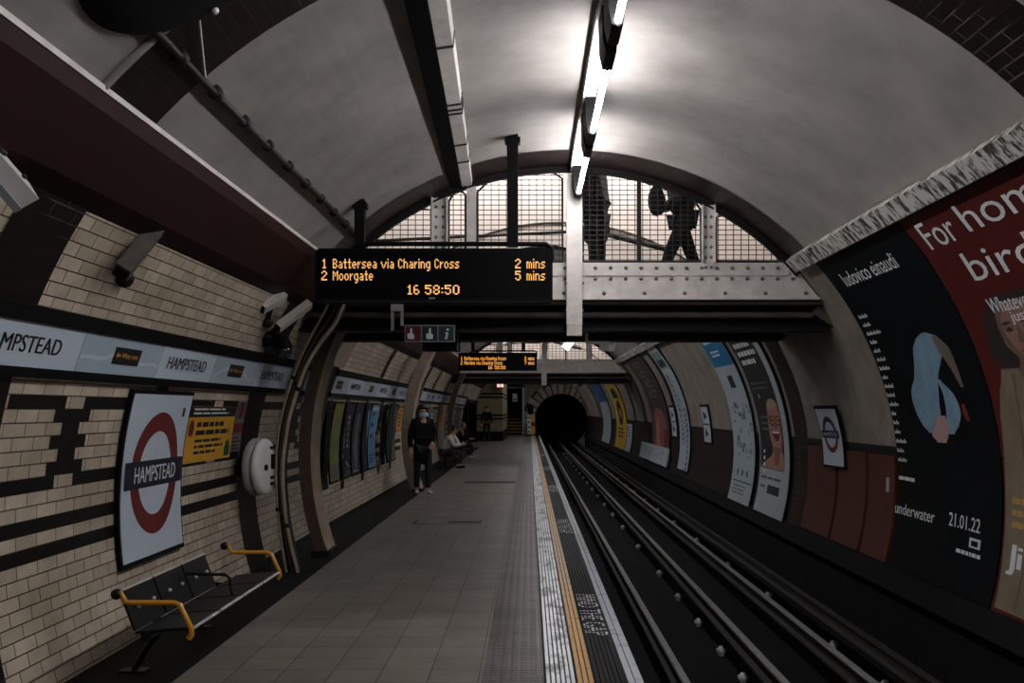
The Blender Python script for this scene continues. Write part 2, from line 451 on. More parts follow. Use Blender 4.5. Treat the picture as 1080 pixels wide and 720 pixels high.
struct(b.build('ground', M_pit))

# end of the station: wall with the tunnel mouth and a stair opening
b = MB()
xs = sorted(set([-2.85 + k * .05 for k in range(131)] + [-1.4, -.42]))
def ztop(x): return CZ + math.sqrt(max(0, R * R - (x - CX) ** 2))
def zbot(x):
    if -1.4 <= x <= -.42: return 2.95
    d = abs(x - 2.02)
    if d < 1.68: return .93 + math.sqrt(1.68 ** 2 - d * d)
    return PITZ if x > .6 else 0.
for x0, x1 in zip(xs, xs[1:]):
    xm = (x0 + x1) / 2
    if -1.4 < xm < -.42: z0 = z1 = 2.95
    else: z0, z1 = zbot(x0 if abs(x0 - 2.02) < 1.68 or abs(xm - 2.02) > 1.68 else xm), zbot(x1 if abs(x1 - 2.02) < 1.68 or abs(xm - 2.02) > 1.68 else xm)
    b.add([(x0, YF, z0), (x1, YF, z1), (x1, YF, ztop(x1)), (x0, YF, ztop(x0))], [(0, 1, 2, 3)])
struct(b.build('wall_back', M_wplast))
b = MB(); pts = []
for k in range(25):
    t = -PI * .35 + (PI * 1.7) * k / 24
    pts.append((2.02 + 1.68 * math.cos(t), .93 + 1.68 * math.sin(t)))
vs = [(x, y, z) for y in (YF, YF + 20) for x, z in pts]
b.add(vs, [(k, k + 1, 26 + k, 25 + k) for k in range(24)])
b.add([(.2, YF + 20, -1), (3.8, YF + 20, -1), (3.8, YF + 20, 2.8), (.2, YF + 20, 2.8)], [(0, 1, 2, 3)])
struct(b.build('wall_tunnel', M_matblack))
b = MB(); b.box(-1.55, -.3, YF + 3.2, YF + 3.3, 0, 3.2); b.box(-1.5, -1.4, YF, YF + 3.3, 0, 3.2); b.box(-.42, -.32, YF, YF + 3.3, 0, 3.2); b.box(-1.5, -.3, YF, YF + 3.3, 3.05, 3.2)
struct(b.build('wall_stairwell', M_matblack))
# cream block beside the stairs
b = MB()
b.box(-2.78, -1.36, 51, YF - .02, .5, 3.15, 0); b.box(-2.78, -1.34, 50.98, YF - .02, 0, .5, 1)
for z in (1.14, 1.32, 2.24, 2.42): b.box(-2.78, -1.35, 50.985, YF - .02, z - .045, z + .045, 1)
struct(b.build('wall_kiosk', [mat('kiosk_cream', C(160, 150, 118), .5, noise=.2), M_black]))

# near and far overbridge corridors above the tube
M_arcline = mat('dark_line_paint', C(70, 62, 56), .6)
for j, y0 in enumerate((YB0, ZB0)):
    b = MB(); y1 = y0 + 2.38
    b.box(-3.6, 4.4, y1, y1 + .1, 2.78, 5.3)
    b.box(-3.7, -3.6, y0, y1 + .1, 2.78, 5.3); b.box(4.4, 4.5, y0, y1 + .1, 2.78, 5.3); b.box(-3.7, 4.5, y0 + .02, y1 + .1, 5.3, 5.4)
    pts = [(CX + 3.02 * math.cos(PI * k / 48), y1 - .012, .98 + 3.02 * math.sin(PI * k / 48) + .0) for k in range(10, 39)]
    b.tube(pts, .014, 6, 1)
    # spandrel above the arch, seen only from inside the passage
    for k in range(60):
        xa = -2.6 + 6.0 * k / 60; xb = xa + .1
        b.add([(xa, y0 + .01, ztop(xa)), (xb, y0 + .01, ztop(xb)), (xb, y0 + .01, 5.3), (xa, y0 + .01, 5.3)], [(0, 1, 2, 3)])
    struct(b.build('wall_overbridge' if j == 0 else 'wall_far_overbridge', [M_corr, M_arcline]))

# ================================================================ LAMPS
def tube_lamp(x, y0, y1, z, label, r=.02):
    t = thing('fluorescent_lamp', (x, y0, z), label, 'lamp', 'fluorescent lamps along the vault')
    b = MB(); b.tube([(x, y0, z), (x, y1, z)], r, 8); b.build('tube', M_tube, t)
    for ya, yb in ((y0 - .3, y0 + .02), (y1 - .02, y1 + .3)):
        b = MB(); b.prism([(x - .06, 4.066), (x - .055, z + .07), (x - .035, z - .02), (x, z - .035), (x + .03, z - .02), (x + .035, z + .07), (x + .02, 4.066)], ya, yb)
        b.build('lamp_holder', M_black, t)  # holder raised up to the trunking to shade the vault between tubes
    return t
b_lab = ['fluorescent tube on the vault trunking out of frame above', 'lit fluorescent tube hanging over the platform, the nearer one in view',
         'lit fluorescent tube hanging right in front of the overbridge arch']
k = 0
for y0, y1 in ((-.3, 1.2), (1.92, 3.42), (4.14, 5.64), (6.36, 7.86), (8.57, 10.07)):
    tube_lamp(.503, y0, y1, 3.80, ['fluorescent tube on the vault trunking behind the viewer', 'fluorescent tube on the vault trunking straight above the viewer', b_lab[0], b_lab[1], b_lab[2]][k]); k += 1
for i, (y0, y1) in enumerate(((13.6, 15.1), (17.0, 18.5), (20.4, 21.9), (23.8, 25.3), (27.2, 28.7))):
    tube_lamp(.503, y0, y1, 3.80, 'fluorescent tube between the two overbridges, %s along the vault' % ('first', 'second', 'third', 'fourth', 'fifth')[i])
for i, (y0, y1) in enumerate(((34.5, 36.0), (40, 41.5), (46, 47.5), (52.5, 54), (58, 59.5))):
    tube_lamp(.503, y0, y1, 3.80, 'fluorescent tube beyond the second overbridge, %s along the vault' % ('first', 'second', 'third', 'fourth', 'last')[i])
for i, y0 in enumerate((YB0, ZB0)):
    t = thing('corridor_lamp', (-1.2, y0 + .6, 5.2), ('twin tube lamp on the ceiling of the near overbridge passage', 'twin tube lamp on the ceiling of the far overbridge passage')[i], 'lamp')
    for dy in (.0, .12):
        b = MB(); b.tube([(-1.9, y0 + 1.7 + dy, 5.2), (2.9, y0 + 1.7 + dy, 5.2)], .02, 8); b.build('tube', mat('passage_tube', (1., .955, .93, 1), .5, emit=58.), t)
    b = MB(); b.box(-2.0, 3.0, y0 + 1.65, y0 + 1.87, 5.23, 5.3); b.build('lamp_body', M_white, t)
# lamp trunking and its hangers
for i, (y0, y1) in enumerate(((-3, 10.30), (13.52, 30.4), (33.95, 60.5))):
    t = thing('lamp_trunking', (.45, y0, 3.95), ('white lamp trunking along the vault above the platform', 'white lamp trunking beyond the near overbridge', 'white lamp trunking beyond the far overbridge')[i], 'trunking')
    b = MB(); b.box(.425, .525, y0, y1, 4.065, 4.115); b.build('channel', M_white, t)
    b = MB(); b.box(.415, .4248, y0, y1, 4.06, 4.12); b.build('shaded_side', M_black, t)  # black paints in the shade on the trunking's unlit left side
    y = y0 + .6
    while y < y1:
        b = MB(); b.box(.44, .46, y, y + .03, 4.11, ztop(.45) + .01); b.build('hanger', M_dsteel, t); y += 2.3

# ================================================================ CEILING RUNS
def seg_path(F, y0, y1, n): return [F(y0 + (y1 - y0) * k / n) for k in range(n + 1)]
t = thing('cable_tray', (-.6, 2, 3.8), 'broad cable tray fixed under the vault, its unlit underside painted black, left of the lamps', 'cable tray')
b = MB()
dx = lambda y: -.11 * (y - 5.5) / 4.2
for ya, yb in ((-3, 3), (3, 5.5), (5.5, 7.6), (7.6, 10.3)):
    vs = [(x + dx(y), y, z) for y in (ya, yb) for x, z in ((-.70, 3.895), (-.57, 3.895), (-.57, 4.0), (-.70, 3.96))]
    b.add(vs, [(0, 1, 2, 3), (7, 6, 5, 4), (0, 4, 5, 1), (1, 5, 6, 2), (2, 6, 7, 3), (3, 7, 4, 0)])
b.build('tray', M_matblack, t)  # matt black paints in the unlit underside of the box
t = thing('square_duct', (-.5, 2, 3.85), 'pale square duct with dark straps running beside the black cable tray', 'duct')
b = MB()
for ya, yb in ((-3, 3), (3, 5.5), (5.5, 7.6), (7.6, 10.3)):
    vs = [(x + dx(y), y, z) for y in (ya, yb) for x, z in ((-.568, 3.91), (-.465, 3.925), (-.455, 4.05), (-.568, 4.0))]
    b.add(vs, [(0, 1, 2, 3), (7, 6, 5, 4), (0, 4, 5, 1), (1, 5, 6, 2), (2, 6, 7, 3), (3, 7, 4, 0)])
b.build('duct', M_pale, t)
for y in (6.35, 7.55, 7.68, 7.78, 8.7, 9.3, 4.8):
    b = MB(); b.prism([(-.57 + dx(y), 3.902), (-.46 + dx(y), 3.918), (-.448 + dx(y), 4.05), (-.57 + dx(y), 4.0)], y, y + .025); b.build('strap', M_dsteel, t)
t = thing('ceiling_conduit', (-1.72, 4.7, 3.3), 'thin dark conduit clipped along the left side of the vault', 'conduit')
cw = math.atan2(2.44, 2.11) * R
b = MB(); b.tube([LM(y, cw - .008 * math.sin(y * 1.3), .03) for y in [1 + .5 * k for k in range(19)] + [10.3]], .022, 8); b.build('pipe', M_dsteel, t)
y = 1.6
while y < 10.2:
    b = MB(); p = LM(y, cw, .02); b.lathe(p + V(0, -.03, 0), (0, 1, 0), [(0, 0), (.04, 0), (.04, .06), (0, .06)], 8); b.build('clip', M_dsteel, t); y += .55
# second pale pipe run up the brown ring
t = thing('band_conduit', LM(4.95, 2.8, 0), 'thin pale wire clipped across the dark tile ring at upper left', 'wire')
b = MB(); b.tube([LM(4.4 + .1 * k, cw + .30 - .035 * k, .035) for k in range(9)], .006, 6); b.build('wire', M_pale, t)
# round vent cover on the vault, top left
b = MB(); F = lambda a, c, o=0.: LM(4.2 + a, 3.22 + c, o)
prof = [(0, .10), (.30, .10), (.44, .085), (.53, .06), (.58, .03), (.60, .0)]
nn = 40; vs = []
for r_, o in prof:
    for k in range(nn): vs.append(F(r_ * math.cos(2 * PI * k / nn), r_ * math.sin(2 * PI * k / nn), o))
b.add(vs, [(i * nn + k, i * nn + (k + 1) % nn, (i + 1) * nn + (k + 1) % nn, (i + 1) * nn + k) for i in range(len(prof) - 1) for k in range(nn)], smooth=True)
t = thing('vent_cover', F(0, 0, 0), 'big round black vent cover on the vault at upper left', 'vent')
b.build('cover', M_matblack, t)
b = MB(); b.ball(F(.42, -.16, .09), .018, 10); b.build('bolt', M_chrome, t)

# long red beam box on the left haunch, pale lip above it
for i, (y0, y1) in enumerate(((-4, 10.35), (12.85, 30.9), (33.5, 49))):
    b = MB()
    b.prism([(-2.02, 3.075), (-1.96, 3.06), (-1.985, 2.99), (-2.20, 2.71), (-2.40, 2.62), (-2.50, 2.62), (-2.30, 2.90)], y0, y1)
    t = thing('beam_casing', (-2.1, y0, 2.7), ('dark red beam casing along the left haunch of the vault, nearest', 'dark red beam casing on the left beyond the near overbridge', 'dark red beam casing on the left beyond the far overbridge')[i], 'beam')
    b.build('casing', M_beam, t)
    b = MB(); b.bar((-1.985, y0, 3.085), (-1.985, y1, 3.085), .05, .03); b.build('lip', M_pale, t)
# peeling white ledge on the right haunch
for i, (y0, y1) in enumerate(((-4, 10.2), (12.9, 30.9), (33.5, 60))):
    b = MB(); b.patch(RM, -y1, -y0, 2.37, 2.53, 0.0, .09, na=40, nb=3, uv=False)
    tag(b.build('cable_ledge', M_peel), ('peeling white painted ledge above the posters on the right, nearest', 'peeling white ledge on the right between the two overbridges', 'peeling white ledge on the right past the far overbridge')[i], 'ledge')

# ================================================================ NEAR OVERBRIDGE
def circle_x(z, r): return math.sqrt(max(0, r * r - (z - CZ) ** 2))
def overbridge(Y0, label, full):
    t = thing('overbridge', (CX, Y0, 2.76), label, 'bridge')
    gz0, gz1 = 2.76, 3.13
    # girder plate cut to the tube
    b = MB(); n = 20; top = []; 
    xl0, xr0 = CX - circle_x(gz0, R - .015), CX + circle_x(gz0, R - .015); xl1, xr1 = CX - circle_x(gz1, R - .015), CX + circle_x(gz1, R - .015)
    b.prism([(xl0, gz0), (xr0, gz0), (xr1, gz1), (xl1, gz1)], Y0, Y0 + .04)
    b.prism([(xl0 + .05, gz1 - .135), (xr1 - .02, gz1 - .135), (xr1, gz1), (xl1, gz1)], Y0 - .012, Y0)
    b.box(xl0, xr0, Y0 - .03, Y0 + .14, gz0 - .015, gz0 + .012)
    g = b.build('girder', M_pale, t)
    if full:
        for zz, xs_ in ((gz1 - .055, [-.10 + .158 * k for k in range(20)]), (gz1 - .165, [-.10 + .158 * k for k in range(20)]), (gz0 + .055, [-.06 + .42 * k for k in range(8)])):
            for x in xs_:
                if abs(x - CX) < circle_x(zz, R) - .08:
                    b = MB(); b.lathe((x, Y0 - (.012 if zz > gz1 - .13 else 0), zz), (0, -1, 0), [(.021, 0), (.019, .008), (.012, .016), (0, .019)], 10); b.build('rivet', M_rivet, g)
    # deck, cross beams under it
    b = MB(); b.box(-2.55, 3.3, Y0 + .04, Y0 + 2.36, 2.70, 2.79); b.build('deck', M_soffit, t)
    b = MB()
    b.box(-2.5, 3.2, Y0 + .30, Y0 + .42, 2.46, 2.70); b.box(-2.5, 3.2, Y0 + .22, Y0 + .50, 2.44, 2.47); b.build('soffit_beam', M_dsteel, t)
    b = MB(); b.box(-2.5, 3.2, Y0 + 2.1, Y0 + 2.3, 2.50, 2.70); b.box(-2.5, 3.15, Y0 + 2.02, Y0 + 2.36, 2.46, 2.50); b.build('soffit_beam', M_soffit, t)
    b = MB(); b.tube([(-2.3, Y0 + .16, 2.60), (3.0, Y0 + .16, 2.60)], .035, 10); b.build('soffit_pipe', M_soffit, t)
    for x in (3.02, -2.3):
        s = 1 if x > 0 else -1
        b = MB(); b.bar((x, Y0 + .2, 2.66), (x + s * .38, Y0 + .2, 2.42), .1, .12, (0, 1, 0)); b.build('haunch_bracket', M_soffit, t)
    # arched frame under the vault
    b = MB(); ri = R - .07; n = 48; vs = []
    a0 = math.asin((gz1 - .1 - CZ) / R)
    for k in range(n + 1):
        a = a0 + (PI - 2 * a0) * k / n
        for r_, y in ((R + .05, Y0), (ri + .02, Y0), (ri + .02, Y0 - .03), (ri, Y0 - .03), (ri, Y0 + .03), (R + .05, Y0 + .03)):
            vs.append((CX + r_ * math.cos(a), y, CZ + r_ * math.sin(a)))
    fs = [(k * 6 + j, k * 6 + (j + 1) % 6, (k + 1) * 6 + (j + 1) % 6, (k + 1) * 6 + j) for k in range(n) for j in range(6)]
    b.add(vs, fs); b.build('arch_frame', M_dsteel, t)
    # uprights
    ups = []
    for x, w, riv in ((-.93, .155, 1), (1.865, .125, 1), (-.60, .10, 0), (1.145, .045, 2)):
        zt = CZ + math.sqrt((R - .05) ** 2 - (x - CX) ** 2)
        b = MB(); b.box(x - w / 2, x + w / 2, Y0 - .018, Y0 + .02, gz1 - (.1 if riv == 1 else 0), zt)
        if riv == 1:
            for s in (-1, 1): b.box(x + s * w * .5 - .008, x + s * w * .5 + .008, Y0 - .05, Y0 + .05, gz1, zt)
        u = b.build('upright', {0: M_pale, 1: M_pale, 2: M_dsteel}[riv], t); ups.append((x, w))
        if full and riv == 1:
            z = gz1 - .05
            while z < zt - .05:
                for s in (-1, 1):
                    b = MB(); b.lathe((x + s * w * .23, Y0 - .018, z), (0, -1, 0), [(.018, 0), (.016, .008), (.009, .014), (0, .017)], 8); b.build('rivet', M_rivet, u)
                z += .105
    # wire mesh panels with dark rims
    R2 = ri + .01; st = .052 if full else .08; sx = .079 if full else .12; yw = Y0 + .012; wr = .0042 if full else .006
    cuts = [(-2.0, -1.01), (-.85, -.65), (-.55, .36), (.55, 1.80), (1.94, 2.62)]
    for x0, x1 in cuts:
        b = MB()
        k = math.ceil(x0 / sx)
        while k * sx < x1:
            x = k * sx; zt = CZ + math.sqrt(max(0, R2 ** 2 - (x - CX) ** 2))
            if zt > gz1 + .02: b.box(x - wr, x + wr, yw, yw + .008, gz1 - .01, zt)
            k += 1
        z = gz1 + st * .6
        while z < CZ + R2:
            h = math.sqrt(max(0, R2 ** 2 - (z - CZ) ** 2)); xa, xb = max(x0, CX - h), min(x1, CX + h)
            if xb - xa > .03: b.box(xa, xb, yw - .008, yw, z - wr, z + wr)
            z += st
        m = b.build('mesh_panel', M_wire, t)
        b = MB()
        def edge(pts): b.tube(pts, .014, 6)
        pts = []
        for i in range(17):
            x = x0 + (x1 - x0) * i / 16; zt = CZ + math.sqrt(max(0, R2 ** 2 - (x - CX) ** 2)); pts.append((x, yw, max(zt, gz1 + .015)))
        # rounded top corners
        zl = pts[0][2]; zr = pts[-1][2]; c = min(.07, (x1 - x0) * .3)
        body = [p for p in pts if x0 + c < p[0] < x1 - c]
        loop = [(x0 + .012, yw, gz1 + .012)] + ([(x0 + .012, yw, zl - c)] if zl - c > gz1 + .03 else []) + body + ([(x1 - .012, yw, zr - c)] if zr - c > gz1 + .03 else []) + [(x1 - .012, yw, gz1 + .012), (x0 + .012, yw, gz1 + .012)]
        edge(loop); b.build('panel_rim', M_wire, m)
    # back handrail of the passage
    b = MB(); yb = Y0 + 2.2
    b.tube([(.8, yb, 3.86), (1.75, yb, 3.62)], .035, 8); b.tube([(-2.2, yb, 3.72), (.8, yb, 3.86)], .02, 8); b.build('handrail', M_dsteel, t)
    return t
overbridge(10.37, 'pale riveted steel overbridge with wire mesh arch over the platform, nearest', True)
overbridge(30.97, 'smaller looking overbridge with mesh arch far down the platform', False)
b = MB(); F = plane((-.60, 12.70, 3.28), (1, 0, 0), (0, 0, 1), (0, -1, 0))
t = thing('notice_screen', (-.1, 12.7, 3.28), 'grey screen panel on the back wall of the overbridge passage', 'screen')
b.poly(F, [(0, 0), (1.12, 0), (1.10, .36), (.85, .40), (.55, .36), (0, .16)], .031); b.build('panel', M_screen, t)
b = MB(); b.tube([F(a, c, .03) for a, c in [(0, 0), (0, .16), (.55, .36), (.85, .40), (1.10, .36), (1.12, 0)]], .03, 6); b.build('rim', M_black, t)

# white channel posts hanging in front of the girders
for i, (y, full) in enumerate(((10.24, 1), (30.84, 0))):
    t = thing('channel_post', (.465, y, 2.35), ('white steel channel post hanging in front of the near overbridge girder', 'thin white channel post hanging in front of the far overbridge')[i], 'post')
    b = MB(); b.box(.392, .538, y - .03, y + .06, 2.47, 4.02); b.box(.385, .40, y - .05, y + .06, 2.47, 4.02); b.box(.53, .545, y - .05, y + .06, 2.47, 4.02); b.build('channel', M_pale, t)
    b = MB(); b.box(.388, .542, y - .04, y + .06, 2.36, 2.465); b.build('end_cap', M_pale, t)
    if full:
        for z in (2.62, 2.9, 3.2, 3.5):
            for x in (.382, .55):
                b = MB(); b.ball((x, y - .02, z), .016, 8); b.build('bolt', M_rivet, t)
# hanging signal bracket under the post with small camera
t = thing('bracket_camera', (.9, 10.9, 2.35), 'white camera on a horizontal bracket under the overbridge, right of the post', 'camera')
b = MB(); b.bar((.62, 10.9, 2.335), (.88, 10.9, 2.335), .03, .03); b.bar((.63, 10.9, 2.335), (.63, 10.9, 2.46), .03, .03); b.build('arm', M_white, t)
b = MB(); b.bar((.80, 10.95, 2.29), (.90, 10.8, 2.27), .07, .07); b.build('body', M_white, t)
t = thing('flood_light', (.75, 19.5, 2.95), 'bright white lamp box under the vault between the overbridges', 'lamp')
F = lambda a, c: V(.78 + a, 19.5, 2.9 + c)
b = MB(); b.bar((.70, 19.5, 2.80), (.84, 19.5, 2.97), .15, .10, (0, 1, 0)); b.build('diffuser', M_lit, t)
b = MB(); b.bar((.80, 19.56, 2.97), (.80, 19.56, 4.112), .03, .03); b.box(.72, .9, 19.53, 19.6, 2.9, 3.0); b.build('stem', M_dsteel, t)

# ================================================================ TRAIN INDICATORS
FONT = {'B': '1110/1001/1001/1110/1001/1001/1110', 'a': '0000/0000/0110/0001/0111/1001/0111', 't': '010/010/111/010/010/010/011', 'e': '0000/0000/0110/1001/1111/1000/0110',
 'r': '000/000/101/110/100/100/100', 's': '0000/0000/0111/1000/0110/0001/1110', 'v': '00000/00000/10001/10001/01010/01010/00100', 'i': '1/0/1/1/1/1/1', 'C': '0110/1001/1000/1000/1000/1001/0110',
 'h': '1000/1000/1110/1001/1001/1001/1001', 'n': '0000/0000/1110/1001/1001/1001/1001', 'g': '0000/0000/0111/1001/1001/1001/0111/0001/0110', 'o': '0000/0000/0110/1001/1001/1001/0110',
 'M': '10001/11011/10101/10101/10001/10001/10001', 'm': '00000/00000/11010/10101/10101/10101/10101', 'd': '0001/0001/0111/1001/1001/1001/0111', ' ': '00/00/00/00/00/00/00', ':': '0/0/1/0/0/1/0',
 '0': '0110/1001/1001/1001/1001/1001/0110', '1': '010/110/010/010/010/010/111', '2': '0110/1001/0001/0010/0100/1000/1111', '5': '1111/1000/1110/0001/0001/1001/0110', '6': '0110/1000/1000/1110/1001/1001/0110',
 '7': '1111/0001/0001/0010/0010/0100/0100', '8': '0110/1001/1001/0110/1001/1001/0110'}
def led(parent, F, s, a0, a1, b0, b1, m):
    cols = []; x = 0; wd = 0
    for ch in s:
        if ch == ' ': wd += 1
        rows = FONT[ch].split('/')
        for j, rw in enumerate(rows):
            for i, c in enumerate(rw):
                if c == '1': cols.append((x + i, j, wd))
        x += len(rows[0]) + 1
    x -= 1; kx = (a1 - a0) / x; ky = (b1 - b0) / 7
    for w_ in range(wd + 1):
        b = MB(); q = .04
        for i, j, k in cols:
            if k == w_: b.patch(F, a0 + (i + q) * kx, a0 + (i + 1 - q) * kx, b1 - (j + 1 - q) * ky, b1 - (j + q) * ky, .002, uv=False)
        b.build('display_word', m, parent)
def indicator(Y, x0, x1, z0, z1, lines, label, m):
    t = thing('train_indicator', ((x0 + x1) / 2, Y, z0), label, 'display')
    b = MB(); d = .035
    prof = [(x0, z0 + .01), (x0 + .01, z0), (x1 - .01, z0), (x1, z0 + .01), (x1, z1 - d), (x1 - d, z1), (x0 + d, z1), (x0, z1 - d)]
    b.prism(prof, Y, Y + .22); b.build('housing', M_black, t)
    b = MB(); b.box(x0 + .03, x1 - .03, Y - .004, Y, z0 + .03, z1 - .03); b.build('screen', mat('display_glass', C(7, 7, 8), .4, spec=.08), t)
    b = MB(); b.tube([(x0 + .3, Y + .1, z1), (x0 + .42, Y + .1, z1 + .055), (x1 - .06, Y + .1, z1 + .055), (x1 - .005, Y + .1, z1 + .02), (x1 - .005, Y + .1, z1 - .1)], .022, 8); b.build('top_rail', M_black, t)
    b = MB(); b.box(x0 + .05, x1 - .02, Y - .012, Y + .0, z0 - .004, z0 + .006); b.build('sill', M_dsteel, t)
    W = x1 - x0; Hh = z1 - z0
    F = plane((x0, Y - .004, z0), (1, 0, 0), (0, 0, 1), (0, -1, 0))
    for s, u0, u1, v0, v1 in lines: led(t, F, s, u0 * W, u1 * W, v0 * Hh, v1 * Hh, m)
    b = MB(); b.patch(F, .48 * W, .505 * W, .045 * Hh, .075 * Hh, .003, uv=False); b.build('maker_plate', M_aside, t)
    for x, w in ((x0 + .39, .09), (x0 + 1.78, .10)):
        zt = CZ + math.sqrt(R * R - (x - CX) ** 2) + .01
        b = MB(); b.box(x - w / 2, x + w / 2, Y + .06, Y + .16, z1 + .03, zt); b.box(x - w / 2 - .02, x + w / 2 + .02, Y + .05, Y + .17, zt - .08, zt - .03); b.build('hanger', M_black, t)
    b = MB(); b.bar((x0 + .20, Y + .1, z1 + .36), (x0 + .42, Y + .1, z1 + .52), .06, .05); b.build('stay', M_black, t)
    return t
L1 = [('1', .033, .048, .62, .80), ('Battersea via Charing Cross', .076, .607, .62, .80), ('2', .842, .866, .62, .80), ('mins', .89, .968, .62, .80),
      ('2', .028, .052, .395, .575), ('Moorgate', .076, .245, .395, .575), ('5', .842, .866, .395, .575), ('mins', .89, .968, .395, .575),
      ('16', .39, .44, .13, .31), ('58:50', .463, .608, .13, .31)]
indicator(8.97, -1.93, .213, 2.575, 3.055, L1, 'large black train indicator with amber text hanging over the platform, nearest', M_led)
L2 = [('1', .033, .048, .58, .78), ('Battersea via Charing Cross', .076, .607, .58, .78), ('2', .842, .866, .58, .78), ('mins', .89, .968, .58, .78),
      ('2', .028, .052, .33, .53), ('Morden via Charing Cross', .076, .56, .33, .53), ('7', .842, .866, .33, .53), ('mins', .89, .968, .33, .53),
      ('16 58:50', .38, .60, .08, .27)]
indicator(27.2, -1.93, .213, 2.67, 3.16, L2, 'small looking amber train indicator far off below the near overbridge', M_led2)

# help point sign hung under the bridge
t = thing('help_point_sign', (-1.02, 10.3, 2.30), 'three part sign with two hands and an i hanging left under the overbridge', 'sign')
b = MB(); b.box(-1.285, -.765, 10.28, 10.31, 2.30, 2.475); b.build('frame', M_aside, t)
F = plane((-1.285, 10.28, 2.30), (1, 0, 0), (0, 0, 1), (0, -1, 0))
for k, m in enumerate((mat('sign_maroon', C(96, 34, 38), .5), mat('sign_green', C(28, 44, 42), .5), mat('sign_slate', C(40, 56, 62), .5))):
    b = MB(); a = .012 + .169 * k; b.patch(F, a, a + .157, .012, .163, .003, mi=0, uv=False)
    if k < 2:
        c = a + (.055 if k == 0 else .08)
        b.poly(F, [(c - .035, .03), (c + .03, .03), (c + .035, .07), (c + .012, .09), (c + .012, .14), (c - .008, .145), (c - .012, .09), (c - .04, .085)], .005, 1)
        if k == 0:
            for q in range(3): b.poly(F, [(a + .105, .03 + q * .042), (a + .148, .045 + q * .042), (a + .13, .065 + q * .042), (a + .11, .055 + q * .042)], .005, 2)
    else:
        b.poly(F, [(a + .06, .03), (a + .095, .03), (a + .092, .04), (a + .102, .10), (a + .07, .10), (a + .068, .09), (a + .078, .09), (a + .07, .04), (a + .06, .04)], .005, 1)
        b.ring(F, a + .095, .128, 0.0005, .014, .005, 1, 12)
    b.build('pictogram', [m, M_letwht, M_red], t)
b = MB(); b.box(-1.43, -1.40, 10.3, 10.33, 2.42, 2.76); b.box(-1.33, -1.30, 10.3, 10.33, 2.47, 2.76); b.box(-1.43, -1.30, 10.29, 10.34, 2.62, 2.72); b.build('hanger', M_aside, t)
t = thing('cable_box', (-.95, 10.9, 2.22), 'black box under the overbridge just below the hands and i sign', 'box')
b = MB(); b.box(-1.15, -.76, 10.75, 11.0, 2.24, 2.46); b.build('body', M_matblack, t)
b = MB(); b.bar((-.77, 10.74, 2.24), (-.77, 10.74, 2.46), .012, .012); b.build('edge_strip', M_aside, t)

# ================================================================ SUPPORT RIBS AND PIPES ON THE LEFT
def curve_rib(xo, z0, z1, n=16, cx=.85):     # shared curve of the free-standing ribs
    pts = []
    for k in range(n + 1):
        z = z0 + (z1 - z0) * k / n
        pts.append((xo + cx + .0 - math.sqrt(3.24 ** 2 - (z - 1.12) ** 2), z))
    return pts
def rib(y0, y1, th, label, mface, medge, xo=0.):
    t = thing('support_rib', (-2.3, y0, 0), label, 'rib')
    for nm, ya, yb, m in (('front_face', y0, y0 + .02, mface), ('body', y0 + .02, y1, medge)):
        b = MB(); pr = curve_rib(xo, 0, 2.74); n = len(pr); vs = []
        for x, z in pr: vs += [(x, ya, z), (x - th, ya, z), (x - th, yb, z), (x, yb, z)]
        fs = [(4 * k + j, 4 * k + (j + 1) % 4, 4 * k + 4 + (j + 1) % 4, 4 * k + 4 + j) for k in range(n - 1) for j in range(4)] + [(0, 1, 2, 3), tuple(4 * (n - 1) + j for j in range(4))]
        b.add(vs, fs); b.build(nm, m, t)
    b = MB(); b.box(-2.38 + xo, -2.18 + xo, y0 - .01, y1 + .02, 0, .06); b.build('foot', M_dsteel, t)
    return t
rib(10.88, 11.36, .13, 'pale plastered support rib standing under the back of the near overbridge', M_ribdark, M_rib)
rib(19.4, 19.9, .20, 'pale plastered rib by the standing person in the dark coat', M_rib, M_rib, .10)
rib(30.9, 31.3, .16, 'plastered support rib under the far overbridge on the left', M_ribdark, M_rib)
PB = [(-2.27, 0), (-2.345, .3), (-2.395, .6), (-2.42, 1.0), (-2.385, 1.35), (-2.34, 1.58), (-2.20, 2.0), (-2.05, 2.26), (-1.90, 2.46), (-1.80, 2.70)]     # outer pipe
PA = [(-2.385, 0), (-2.45, .4), (-2.485, .8), (-2.485, 1.16), (-2.45, 1.45), (-2.385, 1.72), (-2.26, 2.08), (-2.12, 2.37), (-2.02, 2.55), (-1.95, 2.70)]        # inner pipe
def smooth(P, n=4):
    o = []; m = len(P)
    for i in range(m - 1):
        Q = [P[max(i - 1, 0)], P[i], P[i + 1], P[min(i + 2, m - 1)]]
        for q in range(n):
            u = q / n
            o.append(tuple(.5 * (2 * Q[1][j] + (Q[2][j] - Q[0][j]) * u + (2 * Q[0][j] - 5 * Q[1][j] + 4 * Q[2][j] - Q[3][j]) * u * u + (3 * Q[1][j] - Q[0][j] - 3 * Q[2][j] + Q[3][j]) * u ** 3) for j in (0, 1)))
    return o + [P[-1]]
t = thing('pipe_column', (-2.4, 9.8, 0), 'dark curved steel column under the front of the near overbridge', 'column')
b = MB(); vs = []
for (x, z), (xa, za) in zip(smooth(PB), smooth(PA)): vs += [(x - .01, 9.82, z), (xa - .0, 9.82, za), (xa - .0, 10.0, za), (x - .01, 10.0, z)]
n_ = len(vs) // 4
b.add(vs, [(4 * k + j, 4 * k + (j + 1) % 4, 4 * k + 4 + (j + 1) % 4, 4 * k + 4 + j) for k in range(n_ - 1) for j in range(4)] + [(0, 1, 2, 3)])
b.build('column', M_dsteel, t)
